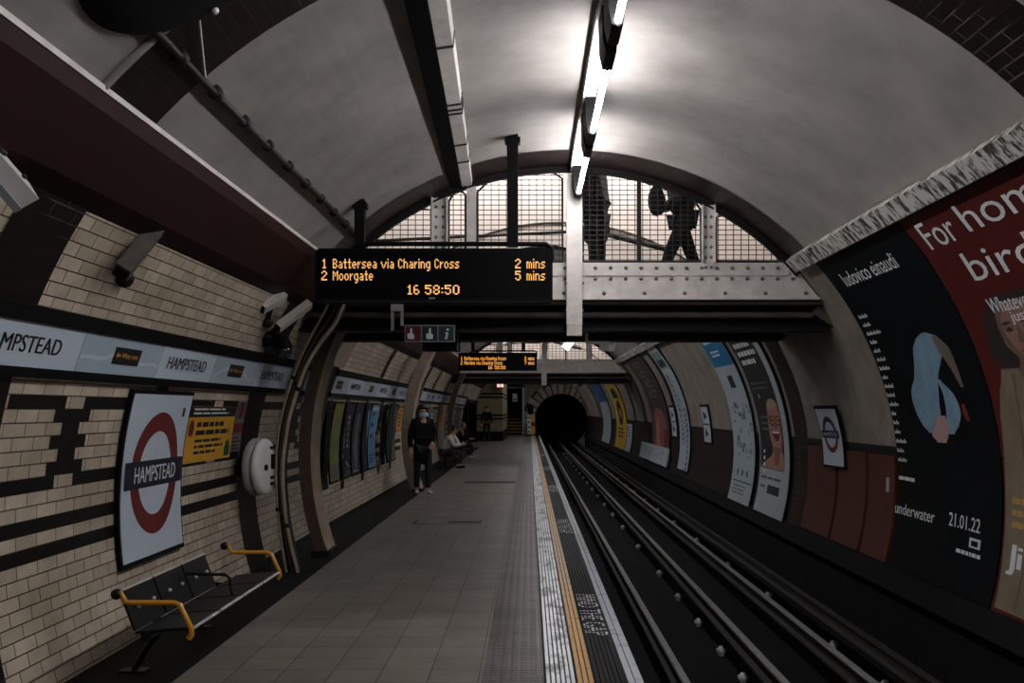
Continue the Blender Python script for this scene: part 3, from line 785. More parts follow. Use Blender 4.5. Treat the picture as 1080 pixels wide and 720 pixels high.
for P, y, r_, m, lab in ((PA, 9.79, .013, M_rib, 'thin pale pipe curving up the dark column, left of three'), ([((x + xa) / 2 - .005, (z + za) / 2) for (x, z), (xa, za) in zip(PB, PA)], 9.80, .009, M_ribdark, 'thin brown pipe curving up the dark column, middle of three'),
        (PB, 9.77, .02, M_rib, 'stout pale pipe curving up the dark column beside the gap')):
    t = thing('riser_pipe', (P[0][0], y, 0), lab, 'pipe'); pts = smooth(P)
    b = MB(); b.tube([(x, y, z) for x, z in pts], r_, 8); b.build('pipe', m, t)
    for k in (6, 22):
        b = MB(); d = (V(pts[k + 1][0], 0, pts[k + 1][1]) - V(pts[k][0], 0, pts[k][1])).normalized(); b.lathe((pts[k][0], y, pts[k][1]), d, [(r_, 0), (r_ + .009, 0), (r_ + .009, .04), (r_, .04)], 8); b.build('clip', M_dsteel, t)

# ================================================================ LEFT WALL FURNITURE
def frieze(y0, y1, names, boxes, label, blot=()):
    t = thing('name_frieze', LM((y0 + y1) / 2, .94, 0), label, 'sign')
    yb = [y0]
    for c in sorted(names + boxes): yb.append(c)
    cuts = [y0] + [ (a + b_) / 2 for a, b_ in zip(sorted(names + boxes), sorted(names + boxes)[1:])] + [y1]
    for a, b_ in zip(cuts, cuts[1:]):
        c = MB(); nm = [x for x in names if a < x < b_]; bx = [x for x in boxes if a < x < b_]
        c.patch(LM, a + .004, b_ - .004, .95, 1.20, .012, .028, na=1, nb=4, uv=False, mi=0)
        for x in nm: c.text(LM, 'HAMPSTEAD', x - .43, x + .43, 1.03, 1.125, .0305, 1, bold=.02)
        if bx:      # a pale hill line printed across the panel
            n = 24
            for i in range(n):
                u0 = a + .02 + (b_ - a - .04) * i / n; u1 = a + .02 + (b_ - a - .04) * (i + 1) / n
                h = lambda u: 1.06 + .035 * math.sin(u * 5.1) + .02 * math.sin(u * 11.7 + 1)
                c.add([LM(u0, h(u0) - .012, .0295), LM(u1, h(u1) - .012, .0295), LM(u1, h(u1) + .012, .0295), LM(u0, h(u0) + .012, .0295)], [(0, 1, 2, 3)], 2)
        p = c.build('panel', [M_enamel if nm else M_enamel2, M_letblk, M_enamel], t)
        for x in bx:
            c = MB(); c.patch(LM, x - .21, x + .21, 1.02, 1.135, .0295, .032, uv=False, mi=0)
            c.text(LM, 'Way out', x - .09, x + .17, 1.055, 1.10, .0335, 1, bold=.01)
            c.poly(LM, [(x - .18, 1.08), (x - .15, 1.105), (x - .15, 1.087), (x - .11, 1.087), (x - .11, 1.073), (x - .15, 1.073), (x - .15, 1.055)], .0335, 1)
            c.build('exit_plate', [M_letblk, M_yel], p)
    for w0, w1 in ((1.20, 1.29), (.895, .95)):
        c = MB(); c.patch(LM, y0, y1, w0, w1, .006, .04, na=1, nb=2, uv=False); c.build('border', M_black, t)
    return t
frieze(1.0, 4.6, [2.6], [3.9], 'pale station name frieze behind the left edge of the view')
frieze(4.62, 10.95, [5.2, 7.72, 10.25], [6.55, 8.98], 'long pale name frieze above the big round station sign, nearest')
frieze(11.8, 12.9, [12.4], [], 'short piece of name frieze seen between the pipes and the rib')
frieze(13.5, 22.0, [15.2, 18.1, 20.7], [13.9, 16.7, 19.5, 21.6], 'pale name frieze above the row of narrow posters')
frieze(24.6, 41.8, [26.1, 29, 32.2, 35.5, 38.9], [27.5, 30.6, 33.9, 37.2, 40.8], 'farthest pale name frieze above the seated people')

# the big roundel
t = thing('station_sign', LM(7.435, -.41, .02), 'big white station sign with red ring and navy bar reading HAMPSTEAD', 'sign')
b = MB(); b.patch(LM, 6.82, 8.055, -.41, .855, .004, .035, na=1, nb=14, uv=False); b.build('frame', M_black, t)
b = MB(); b.patch(LM, 6.85, 8.025, -.375, .83, .035, .04, na=1, nb=14, uv=False, mi=0)
b.ring(LM, 7.45, .235, .315, .46, .042, 1, 56)
b.patch(LM, 6.885, 8.01, .135, .335, .044, na=1, nb=3, uv=False, mi=2)
b.text(LM, 'HAMPSTEAD', 7.05, 7.86, .175, .295, .047, 3, bold=.014)
b.patch(LM, 7.86, 7.91, .66, .73, .043, uv=False, mi=4)
b.build('panel', [M_enamel, M_red, M_navy, M_letwht, M_letblk], t)

def flatposter(name, F, a0, a1, b0, b1, label, art, mats, frame=None, cat='poster', o=.004, group=None, nb=8):
    t = thing(name, F((a0 + a1) / 2, b0, o), label, cat, group)
    if frame:
        b = MB(); b.patch(F, a0 - .03, a1 + .03, b0 - .03, b1 + .03, o, o + .016, nb=nb, uv=False); b.build('frame', frame, t); o += .016
    b = MB(); b.patch(F, a0, a1, b0, b1, o, o + .006, nb=nb, uv=False, mi=0)
    art(b, o + .0075); b.build('sheet', mats, t)
    return t
def tlines(b, F, a0, a1, b1, dh, n, o, mi, h=.4, words=3, seed=1):       # lines of small unreadable print
    rnd = random.Random(seed)
    for k in range(n):
        a = a0; z = b1 - k * dh; end = a0 + (a1 - a0) * rnd.uniform(.7, 1)
        while a < end - .02:
            w = (a1 - a0) * rnd.uniform(.5, 1.4) / words; e = min(a + w, end)
            b.patch(F, a, e, z - dh * h, z, o, uv=False, mi=mi); a = e + (a1 - a0) * .03
# yellow notice and the little poster beside it
def art(b, o):
    b.patch(LM, 8.12, 9.40, .645, .735, o, uv=False, mi=1)
    tlines(b, LM, 8.22, 9.3, .72, .035, 2, o + .002, 2, seed=3)
    tlines(b, LM, 8.36, 9.30, .60, .07, 2, o, 1, .6, 5, seed=4)
    tlines(b, LM, 8.36, 9.15, .45, .05, 3, o, 1, .5, 5, seed=5)
    b.ring(LM, 8.23, .55, .001, .07, o, 3, 16); b.ring(LM, 9.28, .37, .001, .06, o, 4, 16); b.patch(LM, 9.2, 9.36, .28, .37, o, uv=False, mi=4)
flatposter('wall_notice', LM, 8.12, 9.40, .255, .735, 'yellow wall notice with a black heading right of the big station sign', art, [M_yel, M_letblk, M_letwht, M_red, mat('sign_green2', C(40, 80, 50), .5)])
def art(b, o):
    for k, m in enumerate((1, 2, 1)): b.patch(LM, 9.44 + .09 * k, 9.51 + .09 * k, .62, .78, o, uv=False, mi=m)
    b.patch(LM, 9.43, 9.71, .48, .58, o, uv=False, mi=1); tlines(b, LM, 9.44, 9.7, .44, .035, 4, o, 2, seed=8)
flatposter('small_poster', LM, 9.43, 9.715, .30, .80, 'small pale poster with red blocks touching the yellow notice', art, [mat('poster_grey', C(120, 116, 112), .5), M_red, M_letblk])

# double-disc clock-like housing
ax = V(math.cos(math.radians(-7)), math.sin(math.radians(-7)), 0); c = V(-2.57, 9.66, 1.045)
t = thing('round_help_point', c - V(0, 0, .3), 'round white wall unit with two discs and a dark slot, on the dark tile ring', 'help point')
b = MB(); b.lathe(c - ax * .12, ax, [(0, 0), (.26, 0), (.28, .02), (.28, .06), (.26, .075), (0, .075)], 32); b.build('back_disc', M_aside, t)
b = MB(); b.lathe(c - ax * .035, ax, [(0, 0), (.25, 0), (.275, .02), (.275, .05), (.25, .07), (.19, .08), (0, .08)], 32); b.build('front_disc', M_white, t)
side = ax.cross(V(0, 0, 1)).normalized()
F = lambda a, q, o=0.: c + ax * (.045 + o) - side * a + V(0, 0, q)
b = MB(); b.patch(F, .06, .16, -.02, .12, .0, .012, uv=False); b.build('screen', M_black, t)
b = MB(); b.lathe(F(-.08, 0, 0), ax, [(.03, 0), (.03, .015), (0, .018)], 14); b.build('button', M_black, t)
for q in (.17, -.12, -.18):
    b = MB(); b.patch(F, .04, .13, q, q + .03, .0, .006, uv=False); b.build('slot', M_letblk, t)
b = MB(); b.tube([c - ax * .11, V(-2.83, 9.72, 1.04)], .09, 12); b.build('stem', M_dsteel, t)

t = thing('wall_board', LM(13.2, 1.32, .03), 'plain pale board on the upper left wall just past the near overbridge', 'board')
b = MB(); b.patch(LM, 12.85, 13.7, 1.32, 1.85, .02, .04, nb=6, uv=False); b.build('board', M_rib, t)
# cameras and boxes under the beam
def box_unit(name, p, q, w, h, label, m, wall):
    p, q = V(*p), V(*q); t = thing(name, q, label, 'camera')
    b = MB(); b.bar(p, q, w, h, (.6, -.3, .75)); b.build('housing', m, t)
    d = (q - p).normalized(); b = MB(); b.bar(q, q + d * .015, w * .85, h * .85, (.6, -.3, .75)); b.build('end_cap', M_black, t)
    mid = (p + q) / 2; b = MB(); b.bar(mid, V(*wall), .04, .04); b.build('bracket', M_dsteel, t)
    b = MB(); b.ball(V(*wall), .06, 10); b.build('wall_plate', M_dsteel, t)
    return t
box_unit('camera_housing', (-2.27, 6.2, 2.79), (-2.375, 5.80, 2.40), .095, .095, 'long dark camera housing on the tiled wall below the red beam', M_soffit, (-2.46, 6.05, 2.40))
t = thing('white_camera', (-2.2, 4.35, 2.5), 'white box camera on the dark tile ring at the left edge', 'camera')
d0, d1 = V(-2.24, 3.95, 2.72), V(-2.225, 4.40, 2.545)
b = MB(); b.bar(d0, d1, .10, .085, (.8, 0, .6)); b.build('housing', M_white, t)
b = MB(); b.bar(d0 + V(-.02, 0, -.05), d1 + V(-.03, -.04, -.045), .09, .035, (.8, 0, .6)); b.build('base', M_aside, t)
for f_, r_ in ((.45, .02), (.82, .011)):
    p = d0.lerp(d1, f_) + V(.040, -.012, .03); b = MB(); b.lathe(p, (.8, -.1, .55), [(r_, 0), (r_, .012), (0, .014)], 10); b.build('screw', M_letblk, t)
b = MB(); b.bar((-2.25, 4.1, 2.62), (-2.42, 4.1, 2.56), .05, .05); b.build('bracket', M_dsteel, t)
box_unit('camera_housing', (-2.12, 9.6, 2.62), (-2.36, 9.35, 2.37), .07, .09, 'grey camera housing tucked left of the train indicator', M_pale, (-2.52, 9.55, 2.30))
box_unit('camera_housing', (-2.27, 9.2, 2.66), (-2.42, 9.0, 2.52), .09, .09, 'short pale camera box close under the end of the red beam', M_pale, (-2.45, 9.3, 2.42))
t = thing('dome_camera', (-2.37, 9.65, 2.1), 'smoked dome camera above the end of the name frieze', 'camera')
b = MB(); b.ball((-2.37, 9.65, 2.165), .075, 16); b.build('dome', M_glass, t)
b = MB(); b.lathe((-2.37, 9.65, 2.19), (-.35, 0, .9), [(.085, 0), (.085, .06), (.06, .12), (0, .13)], 16); b.bar((-2.4, 9.65, 2.28), (-2.62, 9.65, 2.26), .12, .1); b.build('mount', M_black, t)

# ---------------------------------------------------------------- bench
def bench(y0, label, arm=None):
    arm = arm or M_yelmetal
    t = thing('platform_bench', (-2.2, y0, 0), label, 'bench', 'benches along the left wall')
    Lb = 2.0; n = 4; sw = Lb / n
    for k in range(n):
        a = y0 + sw * k + .015; e = y0 + sw * (k + 1) - .015
        b = MB(); prof = [(-1.93, .335), (-1.945, .352), (-2.05, .345), (-2.26, .325), (-2.27, .31), (-2.05, .328), (-1.94, .33)]
        b.prism(prof, a, e)
        s = b.build('seat', M_bench, t)
        b = MB(); b.tube([(-1.93, a, .345), (-1.93, e, .345)], .009, 6); b.build('front_glint', M_chrome, s)  # glints on the seat edge painted as a pale line
        if k < 3:
            b = MB(); b.prism([(-2.26, .33), (-2.275, .33), (-2.36, .55), (-2.345, .555)], a, e)
            bk = b.build('backrest', M_bench, t)
            b = MB(); b.tube([(-2.35, a, .557), (-2.35, e, .557)], .008, 6); b.build('top_trim', M_chrome, bk)
            for yy in (a + .12, e - .12):
                b = MB(); b.ball((-2.29, yy, .45), .014, 8); b.build('bolt', M_chrome, bk)
    for yy in (y0 - .01, y0 + Lb + .01):
        b = MB(); b.tube([(-2.345, yy, .56), (-2.31, yy, .50), (-2.28, yy, .495), (-2.03, yy, .495), (-2.0, yy, .485), (-1.935, yy, .35), (-1.93, yy, .315), (-1.95, yy, .29)], .016, 8); b.build('armrest', arm, t)
        b = MB(); b.lathe((-2.36, yy - .015, .545), (0, 1, 0), [(0, 0), (.03, 0), (.03, .03), (0, .03)], 16); b.build('end_disc', M_bench, t)
        b = MB(); yi = yy + (.4 if yy < y0 + 1 else -.4); b.tube([(-2.22, yi, .30), (-2.34, yi, .15), (-2.42, yi, .004)], .02, 8); b.box(-2.50, -2.34, yi - .05, yi + .05, .002, .012); b.prism([(-2.27, .33), (-2.36, .34), (-2.25, .27), (-2.0, .31)], yi - .01, yi + .01); b.build('leg', M_bench, t)
    ym = y0 + Lb * .5
    b = MB(); b.tube([(-2.31, ym, .50), (-2.28, ym, .495), (-2.05, ym, .49), (-2.02, ym, .47), (-2.0, ym, .35)], .011, 8); b.build('armrest', M_dsteel, t)
    b = MB(); b.tube([(-2.2, y0, .30), (-2.2, y0 + Lb, .30)], .03, 8); b.build('rail', M_bench, t)
    return t
B1 = bench(5.71, 'black metal bench with yellow armrests below the big station sign')
B2 = bench(26.4, 'black metal bench under the seated person in the white top', M_dsteel)
B3 = copy_tree(B2); B3.location.y = 31.4; B3['label'] = 'farther bench under the grey haired seated person'

# ---------------------------------------------------------------- narrow posters on the left
pal = lambda nm, r, g, b_: mat(nm, C(r, g, b_), .5)
P_dk = pal('ink_black', 22, 24, 28); P_lt = pal('ink_pale', 190, 196, 200); P_bl = pal('ink_blue', 96, 140, 178); P_gr = pal('ink_olive', 120, 122, 50); P_gn = pal('ink_grey', 96, 98, 100)
P_teal = pal('ink_teal', 60, 76, 80); P_or = pal('ink_orange', 232, 150, 30); P_flesh = pal('ink_skin', 190, 130, 110); P_navy = pal('ink_navy', 26, 34, 44)
specs = [(14.10, 14.75, P_gr, P_gn, P_dk, 'olive narrow poster with a pale arch, first of the row'), (14.92, 15.65, P_dk, P_lt, P_gn, 'black narrow poster with pale central writing and streaks below'),
         (15.83, 16.55, P_navy, P_gn, P_lt, 'dark narrow poster with pale round figure near its top'), (16.75, 17.3, P_navy, P_bl, P_dk, 'slim navy narrow poster beside the light blue one'),
         (17.45, 18.25, P_bl, P_dk, P_lt, 'light blue narrow poster with dark blocks of print'), (19.75, 20.95, P_teal, P_gn, P_lt, 'dull teal poster right of the tiled gap')]
for i, (a0, a1, c0, c1, c2, lab) in enumerate(specs):
    def art(b, o, a0=a0, a1=a1, i=i):
        w = a1 - a0; m = (a0 + a1) / 2
        if i == 0: b.ring(LM, m + .05, .35, .18, .26, o, 1, 20, ea=.8); b.patch(LM, a0 + .05, a1 - .05, -.3, -.1, o, uv=False, mi=1)
        elif i == 1: tlines(b, LM, m - .15, m + .2, .62, .09, 6, o, 1, .6, 2, 11); b.poly(LM, [(a0 + .1, .0), (a1 - .1, -.2), (a1 - .1, -.18), (a0 + .1, .03)], o, 1); tlines(b, LM, a0 + .1, a1 - .1, -.25, .05, 2, o, 2, seed=3)
        elif i == 2: b.ring(LM, m, .5, .001, .16, o, 1, 20); b.rows(LM, [(.35, m - .1, m + .1), (.1, m - .2, m + .15), (-.25, m - .12, m + .1)], o, 1); tlines(b, LM, a0 + .1, a1 - .1, -.28, .04, 1, o, 2, seed=7)
        elif i == 3: b.patch(LM, a0 + .3, a1 - .04, .1, .7, o, uv=False, mi=1); tlines(b, LM, a0 + .05, a1 - .1, .0, .06, 4, o, 1, seed=5)
        elif i == 4:
            for q in (.6, .4, .2): b.patch(LM, a0 + .12, a1 - .4, q, q + .07, o, uv=False, mi=1)
            tlines(b, LM, a0 + .1, a1 - .1, -.1, .06, 3, o, 1, seed=9); b.patch(LM, a0 + .05, a1 - .05, .7, .76, o, uv=False, mi=2)
        else: b.patch(LM, a0 + .2, a1 - .15, -.3, .1, o, uv=False, mi=1); tlines(b, LM, a0 + .2, a1 - .2, .7, .09, 2, o, 1, seed=2)
    flatposter('narrow_poster', LM, a0, a1, -.33, .80, lab, art, [c0, c1, c2], frame=M_black, group='narrow posters along the left wall')
flatposter('orange_notice', LM, 21.2, 21.85, .24, .74, 'small orange notice just before the pale rib by the standing person', lambda b, o: tlines(b, LM, 21.27, 21.8, .7, .08, 5, o, 1, seed=4), [P_or, M_letblk])
flatposter('dark_board', LM, 13.55, 13.98, -.40, .84, 'dark blank board at the start of the narrow poster row', lambda b, o: b.patch(LM, 13.6, 13.93, -.3, .75, o, uv=False, mi=1), [M_black, M_matblack])
flatposter('dark_board', LM, 19.0, 19.5, -.36, .82, 'dark blank board before the dull teal poster', lambda b, o: b.patch(LM, 19.1, 19.4, -.3, .75, o, uv=False, mi=1), [M_black, M_matblack])
for i, (a0, a1, w0, w1, m1, m2, lab) in enumerate(((28.0, 29.6, -.2, .7, P_gn, P_lt, 'grey poster on the far left wall behind the seated person'), (31.2, 32.6, .2, .75, P_or, P_dk, 'yellow poster on the far left wall'),
        (34.4, 36.0, -.3, .8, P_lt, P_dk, 'white poster on the far left wall'), (37.5, 40.5, -.3, .8, P_navy, P_gn, 'dark poster before the dark passage opening'))):
    flatposter('far_poster', LM, a0, a1, w0, w1, lab, lambda b, o, a0=a0, a1=a1, w1=w1: tlines(b, LM, a0 + .2, a1 - .2, w1 - .1, .1, 4, o, 1, seed=int(a0)), [m1, m2])

# ================================================================ RIGHT WALL POSTERS
def rposter(name, y0, y1, w0, w1, label, art, mats, frame=M_black, o=.02, cat='poster'):
    return flatposter(name, RM, -y0, -y1, w0, w1, label, art, mats, frame, cat, o, nb=24)
# the black one with the pale blue figure
def art(b, o):
    A = lambda y: -y
    def tx(s, y0, y1, w0, w1, bold=0.): b.text(RM, s, -y0, -y1, w0, w1, o, 1, bold)
    tx('ludovico einaudi', 9.40, 8.08, 2.00, 2.15, .004)
    for k, n_ in enumerate((8, 7, 13, 6, 6, 8, 9, 5, 8, 7, 8, 4, 5, 5, 9, 6, 8)):       # list too small to read
        w = 1.66 - .091 * k; y = 9.60 + .1 * min(1, k / 8); a = -y
        for i in range(n_):
            h = .026 if (i * 7 + k) % 3 else .04; b.patch(RM, a, a + .021, w, w + h, o, uv=False, mi=1); a += .029
    tlines(b, RM, -9.70, -9.25, .06, .05, 1, o, 1, .7, 4, 5)
    tx('underwater', 9.77, 8.82, -.31, -.20, .008); tx('21.01.22', 8.52, 7.93, -.29, -.175, .008)
    b.patch(RM, -8.10, -7.90, -.42, -.34, o, uv=False, mi=1); b.patch(RM, -8.06, -7.94, -.405, -.36, o + .002, uv=False, mi=0); tlines(b, RM, -8.32, -7.84, -.46, .045, 1, o, 1, .7, 7, 6)
    # smooth pale figure
    b.rows(RM, [(1.40, -8.42, -8.30), (1.36, -8.56, -8.15), (1.28, -8.70, -8.06), (1.15, -8.80, -8.22), (1.0, -8.92, -8.40), (.9, -9.06, -8.46), (.78, -9.10, -8.52), (.66, -9.06, -8.55), (.56, -8.97, -8.60), (.50, -8.86, -8.66)], o, 2)
    b.rows(RM, [(1.36, -8.22, -8.13), (1.25, -8.22, -8.0), (1.1, -8.12, -7.98), (.98, -8.06, -7.97), (.90, -8.02, -7.97)], o + .001, 3)
    b.rows(RM, [(.98, -8.44, -8.38), (.85, -8.40, -8.20), (.70, -8.42, -8.14), (.58, -8.48, -8.22), (.50, -8.56, -8.34)], o, 2)
    b.rows(RM, [(.66, -8.62, -8.46), (.56, -8.72, -8.42), (.48, -8.80, -8.46), (.42, -8.70, -8.52)], o + .002, 4)
    b.rows(RM, [(.76, -8.10, -8.04), (.68, -8.10, -8.01), (.62, -8.06, -8.0)], o, 5)
rposter('album_poster', 9.72, 7.58, -.83, 2.34, 'tall black poster with a pale blue figure and white lists of words', art,
        [mat('poster_black', C(11, 14, 17), .65, spec=.1), M_letwht, mat('ink_pale_blue', C(128, 162, 184), .6, noise=.35, nscale=4), mat('ink_taupe', C(112, 100, 92), .6, noise=.3), mat('ink_pinkish', C(176, 142, 138), .6), M_red], frame=None)
# the red one
def art(b, o):
    def tx(s, y0, y1, w0, w1, bold=0., mi=1): b.text(RM, s, -y0, -y1, w0, w1, o + .003, mi, bold)
    tx('For', 7.38, 6.87, 2.03, 2.26, .0); tx('home', 6.72, 5.43, 2.05, 2.27, .0); tx('birds', 7.06, 5.88, 1.70, 1.93, .0)
    tx('Whatever', 7.07, 6.47, 1.44, 1.555, .012); tx('just', 6.84, 6.60, 1.33, 1.43, .012)
    # hair, face, neck, coat
    b.rows(RM, [(1.57, -6.98, -6.5), (1.52, -7.08, -6.3), (1.45, -7.20, -6.22), (1.34, -7.29, -6.2), (1.23, -7.31, -6.2), (1.14, -7.34, -6.2), (1.07, -7.30, -6.25), (1.02, -7.18, -6.35)], o, 3)
    b.rows(RM, [(1.50, -6.92, -6.62), (1.47, -6.99, -6.54), (1.41, -7.05, -6.47), (1.29, -7.07, -6.45), (1.20, -7.06, -6.48), (1.13, -6.99, -6.53), (1.07, -6.88, -6.60), (1.05, -6.80, -6.66)], o + .001, 2)
    b.rows(RM, [(1.12, -6.93, -6.5), (1.02, -6.98, -6.46), (.95, -7.1, -6.36), (.88, -7.12, -6.3)], o + .0008, 6)
    for c_ in (-6.93, -6.66):
        b.ring(RM, c_, 1.305, .001, .019, o + .002, 3, 12, ea=2.2); b.rows(RM, [(1.365, c_ - .05, c_ + .04), (1.352, c_ - .07, c_ + .07), (1.342, c_ - .075, c_ - .03)], o + .002, 3); b.ring(RM, c_, 1.315, .02, .03, o + .0015, 6, 12, ea=2.4)
    b.rows(RM, [(1.33, -6.82, -6.79), (1.26, -6.84, -6.76), (1.21, -6.87, -6.74), (1.195, -6.84, -6.77)], o + .002, 6)
    b.rows(RM, [(1.15, -6.90, -6.70), (1.135, -6.88, -6.70), (1.12, -6.84, -6.74)], o + .002, 5)
    b.rows(RM, [(1.47, -6.99, -6.90), (1.38, -7.06, -7.0), (1.25, -7.07, -7.0), (1.12, -6.98, -6.9), (1.06, -6.86, -6.80)], o + .0016, 6)
    b.rows(RM, [(1.02, -7.27, -7.0), (.94, -7.31, -6.95), (.86, -7.38, -6.3), (.65, -7.47, -6.0), (.2, -7.52, -5.9), (-.3, -7.52, -5.85), (-.8, -7.50, -5.85)], o + .0012, 4)
    b.rows(RM, [(.98, -7.14, -7.08), (.85, -7.16, -7.13), (.3, -7.22, -7.18), (-.3, -7.2, -7.17), (-.78, -7.22, -7.19)], o + .002, 6); b.rows(RM, [(.9, -6.85, -6.8), (-.78, -6.8, -6.76)], o + .002, 6)
    tx('Ji', 7.44, 7.22, -.53, -.30, .04)
    tlines(b, RM, -7.42, -6.9, .05, .09, 3, o + .003, 7, .5, 4, 3)
rposter('fashion_poster', 7.55, 5.32, -.83, 2.34, 'tall red poster with white words and a dark haired woman in a beige coat', art,
        [mat('poster_red', C(80, 24, 20), .6, spec=.2), M_letwht, mat('ink_face', C(140, 102, 88), .6), mat('ink_hair', C(38, 28, 26), .6), mat('ink_beige', C(128, 116, 96), .6, noise=.35, nscale=5), mat('ink_lip', C(140, 60, 56), .6), mat('ink_shade', C(96, 82, 68), .6), mat('ink_gold', C(180, 140, 70), .6)], frame=None)
# blue and white one
def art(b, o):
    b.patch(RM, -17.42, -15.82, 1.50, 2.30, o, nb=6, uv=False, mi=1)
    tlines(b, RM, -17.2, -16.0, 2.1, .10, 2, o + .002, 2, .5, 2, 3); tlines(b, RM, -17.1, -16.2, 1.80, .07, 2, o + .002, 2, .5, 3, 4)
    b.patch(RM, -16.75, -16.35, 1.10, 1.32, o, uv=False, mi=3)
    rnd = random.Random(5)
    for k in range(40):       # pale sketch of a busy street
        a = -17.2 + rnd.random() * 1.2; w = -.15 + rnd.random() * .95; b.patch(RM, a, a + .05 + rnd.random() * .2, w, w + .02 + rnd.random() * .08, o, uv=False, mi=4 if k % 3 else 5)
    for k in range(3): b.ring(RM, -17.0 + .35 * k, -.36, .001, .06, o, 3, 12)
    b.patch(RM, -17.3, -15.9, -.52, -.50, o, uv=False, mi=3); tlines(b, RM, -17.2, -16.0, -.58, .06, 3, o, 5, .4, 3, 8)
rposter('blue_poster', 17.45, 15.82, -.86, 2.34, 'white poster with a bright blue top, left of the black poster with a face', art,
        [mat('poster_white', C(176, 190, 198), .5), mat('ink_cyan', C(30, 120, 172), .5), M_letwht, P_navy, mat('ink_mid', C(128, 144, 154), .5), mat('ink_dark2', C(84, 100, 112), .5)])
# black with a face
def art(b, o):
    b.patch(RM, -15.40, -13.98, -.18, 2.30, o, nb=20, uv=False, mi=1)
    tlines(b, RM, -15.2, -14.05, 1.80, .14, 3, o + .003, 2, .55, 7, 12)
    tlines(b, RM, -15.25, -14.2, 1.15, .08, 2, o + .003, 3, .4, 3, 2); b.ring(RM, -14.95, .93, .001, .04, o + .003, 2, 10); tlines(b, RM, -15.2, -14.5, .62, .09, 3, o + .003, 3, .4, 3, 6)
    for k in range(4): b.patch(RM, -15.2, -15.1, .05 - .1 * k, .10 - .1 * k, o + .003, uv=False, mi=2)
    b.rows(RM, [(.88, -14.45, -14.25), (.84, -14.54, -14.10), (.74, -14.66, -14.03), (.6, -14.72, -13.99), (.45, -14.76, -13.99), (.32, -14.74, -14.0), (.2, -14.66, -14.05), (.12, -14.60, -14.08), (.02, -14.72, -14.0), (-.08, -15.1, -13.99), (-.17, -15.36, -13.99)], o + .003, 4)
    b.rows(RM, [(.88, -14.46, -14.22), (.84, -14.56, -14.08), (.78, -14.64, -14.04), (.72, -14.66, -14.5)], o + .0045, 7)
    for c_ in (-14.50, -14.16): b.ring(RM, c_, .555, .055, .08, o + .005, 1, 16, ea=2.1); b.rows(RM, [(.575, c_ - .06, c_ + .06), (.555, c_ - .08, c_ + .08), (.54, c_ - .05, c_ + .05)], o + .0052, 1)
    b.rows(RM, [(.57, -14.36, -14.30), (.46, -14.42, -14.27), (.43, -14.40, -14.29)], o + .005, 6)
    b.rows(RM, [(.40, -14.60, -14.12), (.36, -14.56, -14.15), (.29, -14.48, -14.22), (.25, -14.40, -14.28)], o + .005, 5); b.rows(RM, [(.395, -14.57, -14.15), (.365, -14.54, -14.18)], o + .0055, 2)
    b.rows(RM, [(.62, -14.10, -13.99), (.3, -14.08, -13.995), (.1, -14.2, -14.06)], o + .0048, 6); b.rows(RM, [(.16, -14.6, -14.1), (.06, -14.5, -14.2), (-.1, -14.5, -14.3)], o + .0048, 6)
    tlines(b, RM, -15.3, -13.8, -.30, .08, 1, o, 3, .5, 4, 3); b.patch(RM, -14.85, -14.15, -.55, -.42, o, uv=False, mi=8); tlines(b, RM, -15.3, -14.9, -.44, .08, 1, o, 3, .5, 2, 4)
rposter('face_poster', 15.45, 13.72, -.86, 2.34, 'black and white poster with a laughing face in glasses, right of the blue topped one', art,
        [MATS['poster_white'], P_dk, M_letwht, P_gn, mat('ink_warm_skin', C(190, 134, 118), .6, noise=.3, nscale=5), mat('ink_mouth', C(96, 36, 38), .6), mat('ink_cheek', C(140, 84, 78), .6), mat('ink_fair_hair', C(176, 150, 124), .6), P_navy])
# white with blue words
def art(b, o):
    b.patch(RM, -23.55, -22.35, 1.75, 2.2, o, uv=False, nb=4, mi=1)
    for k in range(6): b.patch(RM, -23.45 + .17 * k, -23.33 + .17 * k, 1.8, 2.0, o + .002, uv=False, mi=2)
    rnd = random.Random(2)
    for c, m in ((-23.2, 2), (-22.85, 3), (-22.5, 2)):
        w = 1.6 if c < -23 else (1.1 if c < -22.7 else .75)
        while w > (-.1 if c < -22.6 else -.7):
            h = .05 + rnd.random() * .06; b.patch(RM, c - .08, c + .02 + rnd.random() * .1, w - h, w, o, uv=False, mi=m); w -= h + .035
rposter('letter_poster', 23.65, 22.2, -.70, 2.36, 'white poster with columns of blue letters between two small direction signs', art, [MATS['poster_white'], mat('ink_seagreen', C(120, 150, 150), .5), P_navy, P_bl])
# brown film poster with white sheet
def art(b, o):
    for k in range(4): b.ring(RM, -27.2 + .1 * k, 2.08 - .3 * k, .07, .12, o, 1, 16, .3, 5.4, ea=5.); b.patch(RM, -28.2 + .1 * k, -28.0 + .1 * k, 1.97 - .3 * k, 2.19 - .3 * k, o, uv=False, mi=1)
    b.rows(RM, [(.75, -27.9, -26.6), (.5, -28.3, -26.0), (.1, -28.1, -25.8), (-.3, -28.4, -25.7)], o, 2); b.rows(RM, [(.5, -27.6, -27.3), (.0, -27.9, -27.4), (-.28, -27.8, -27.2)], o + .002, 3)
    b.patch(RM, -26.4, -25.5, -.3, .2, o, uv=False, mi=4)
rposter('film_poster', 28.9, 25.4, -.35, 2.34, 'dark brown poster with large faint letters and a reddish figure', art, [mat('ink_brown', C(64, 54, 48), .5), mat('ink_beige2', C(120, 112, 104), .5), mat('ink_rose', C(140, 82, 78), .5), P_flesh, mat('ink_wine', C(96, 40, 42), .5)])
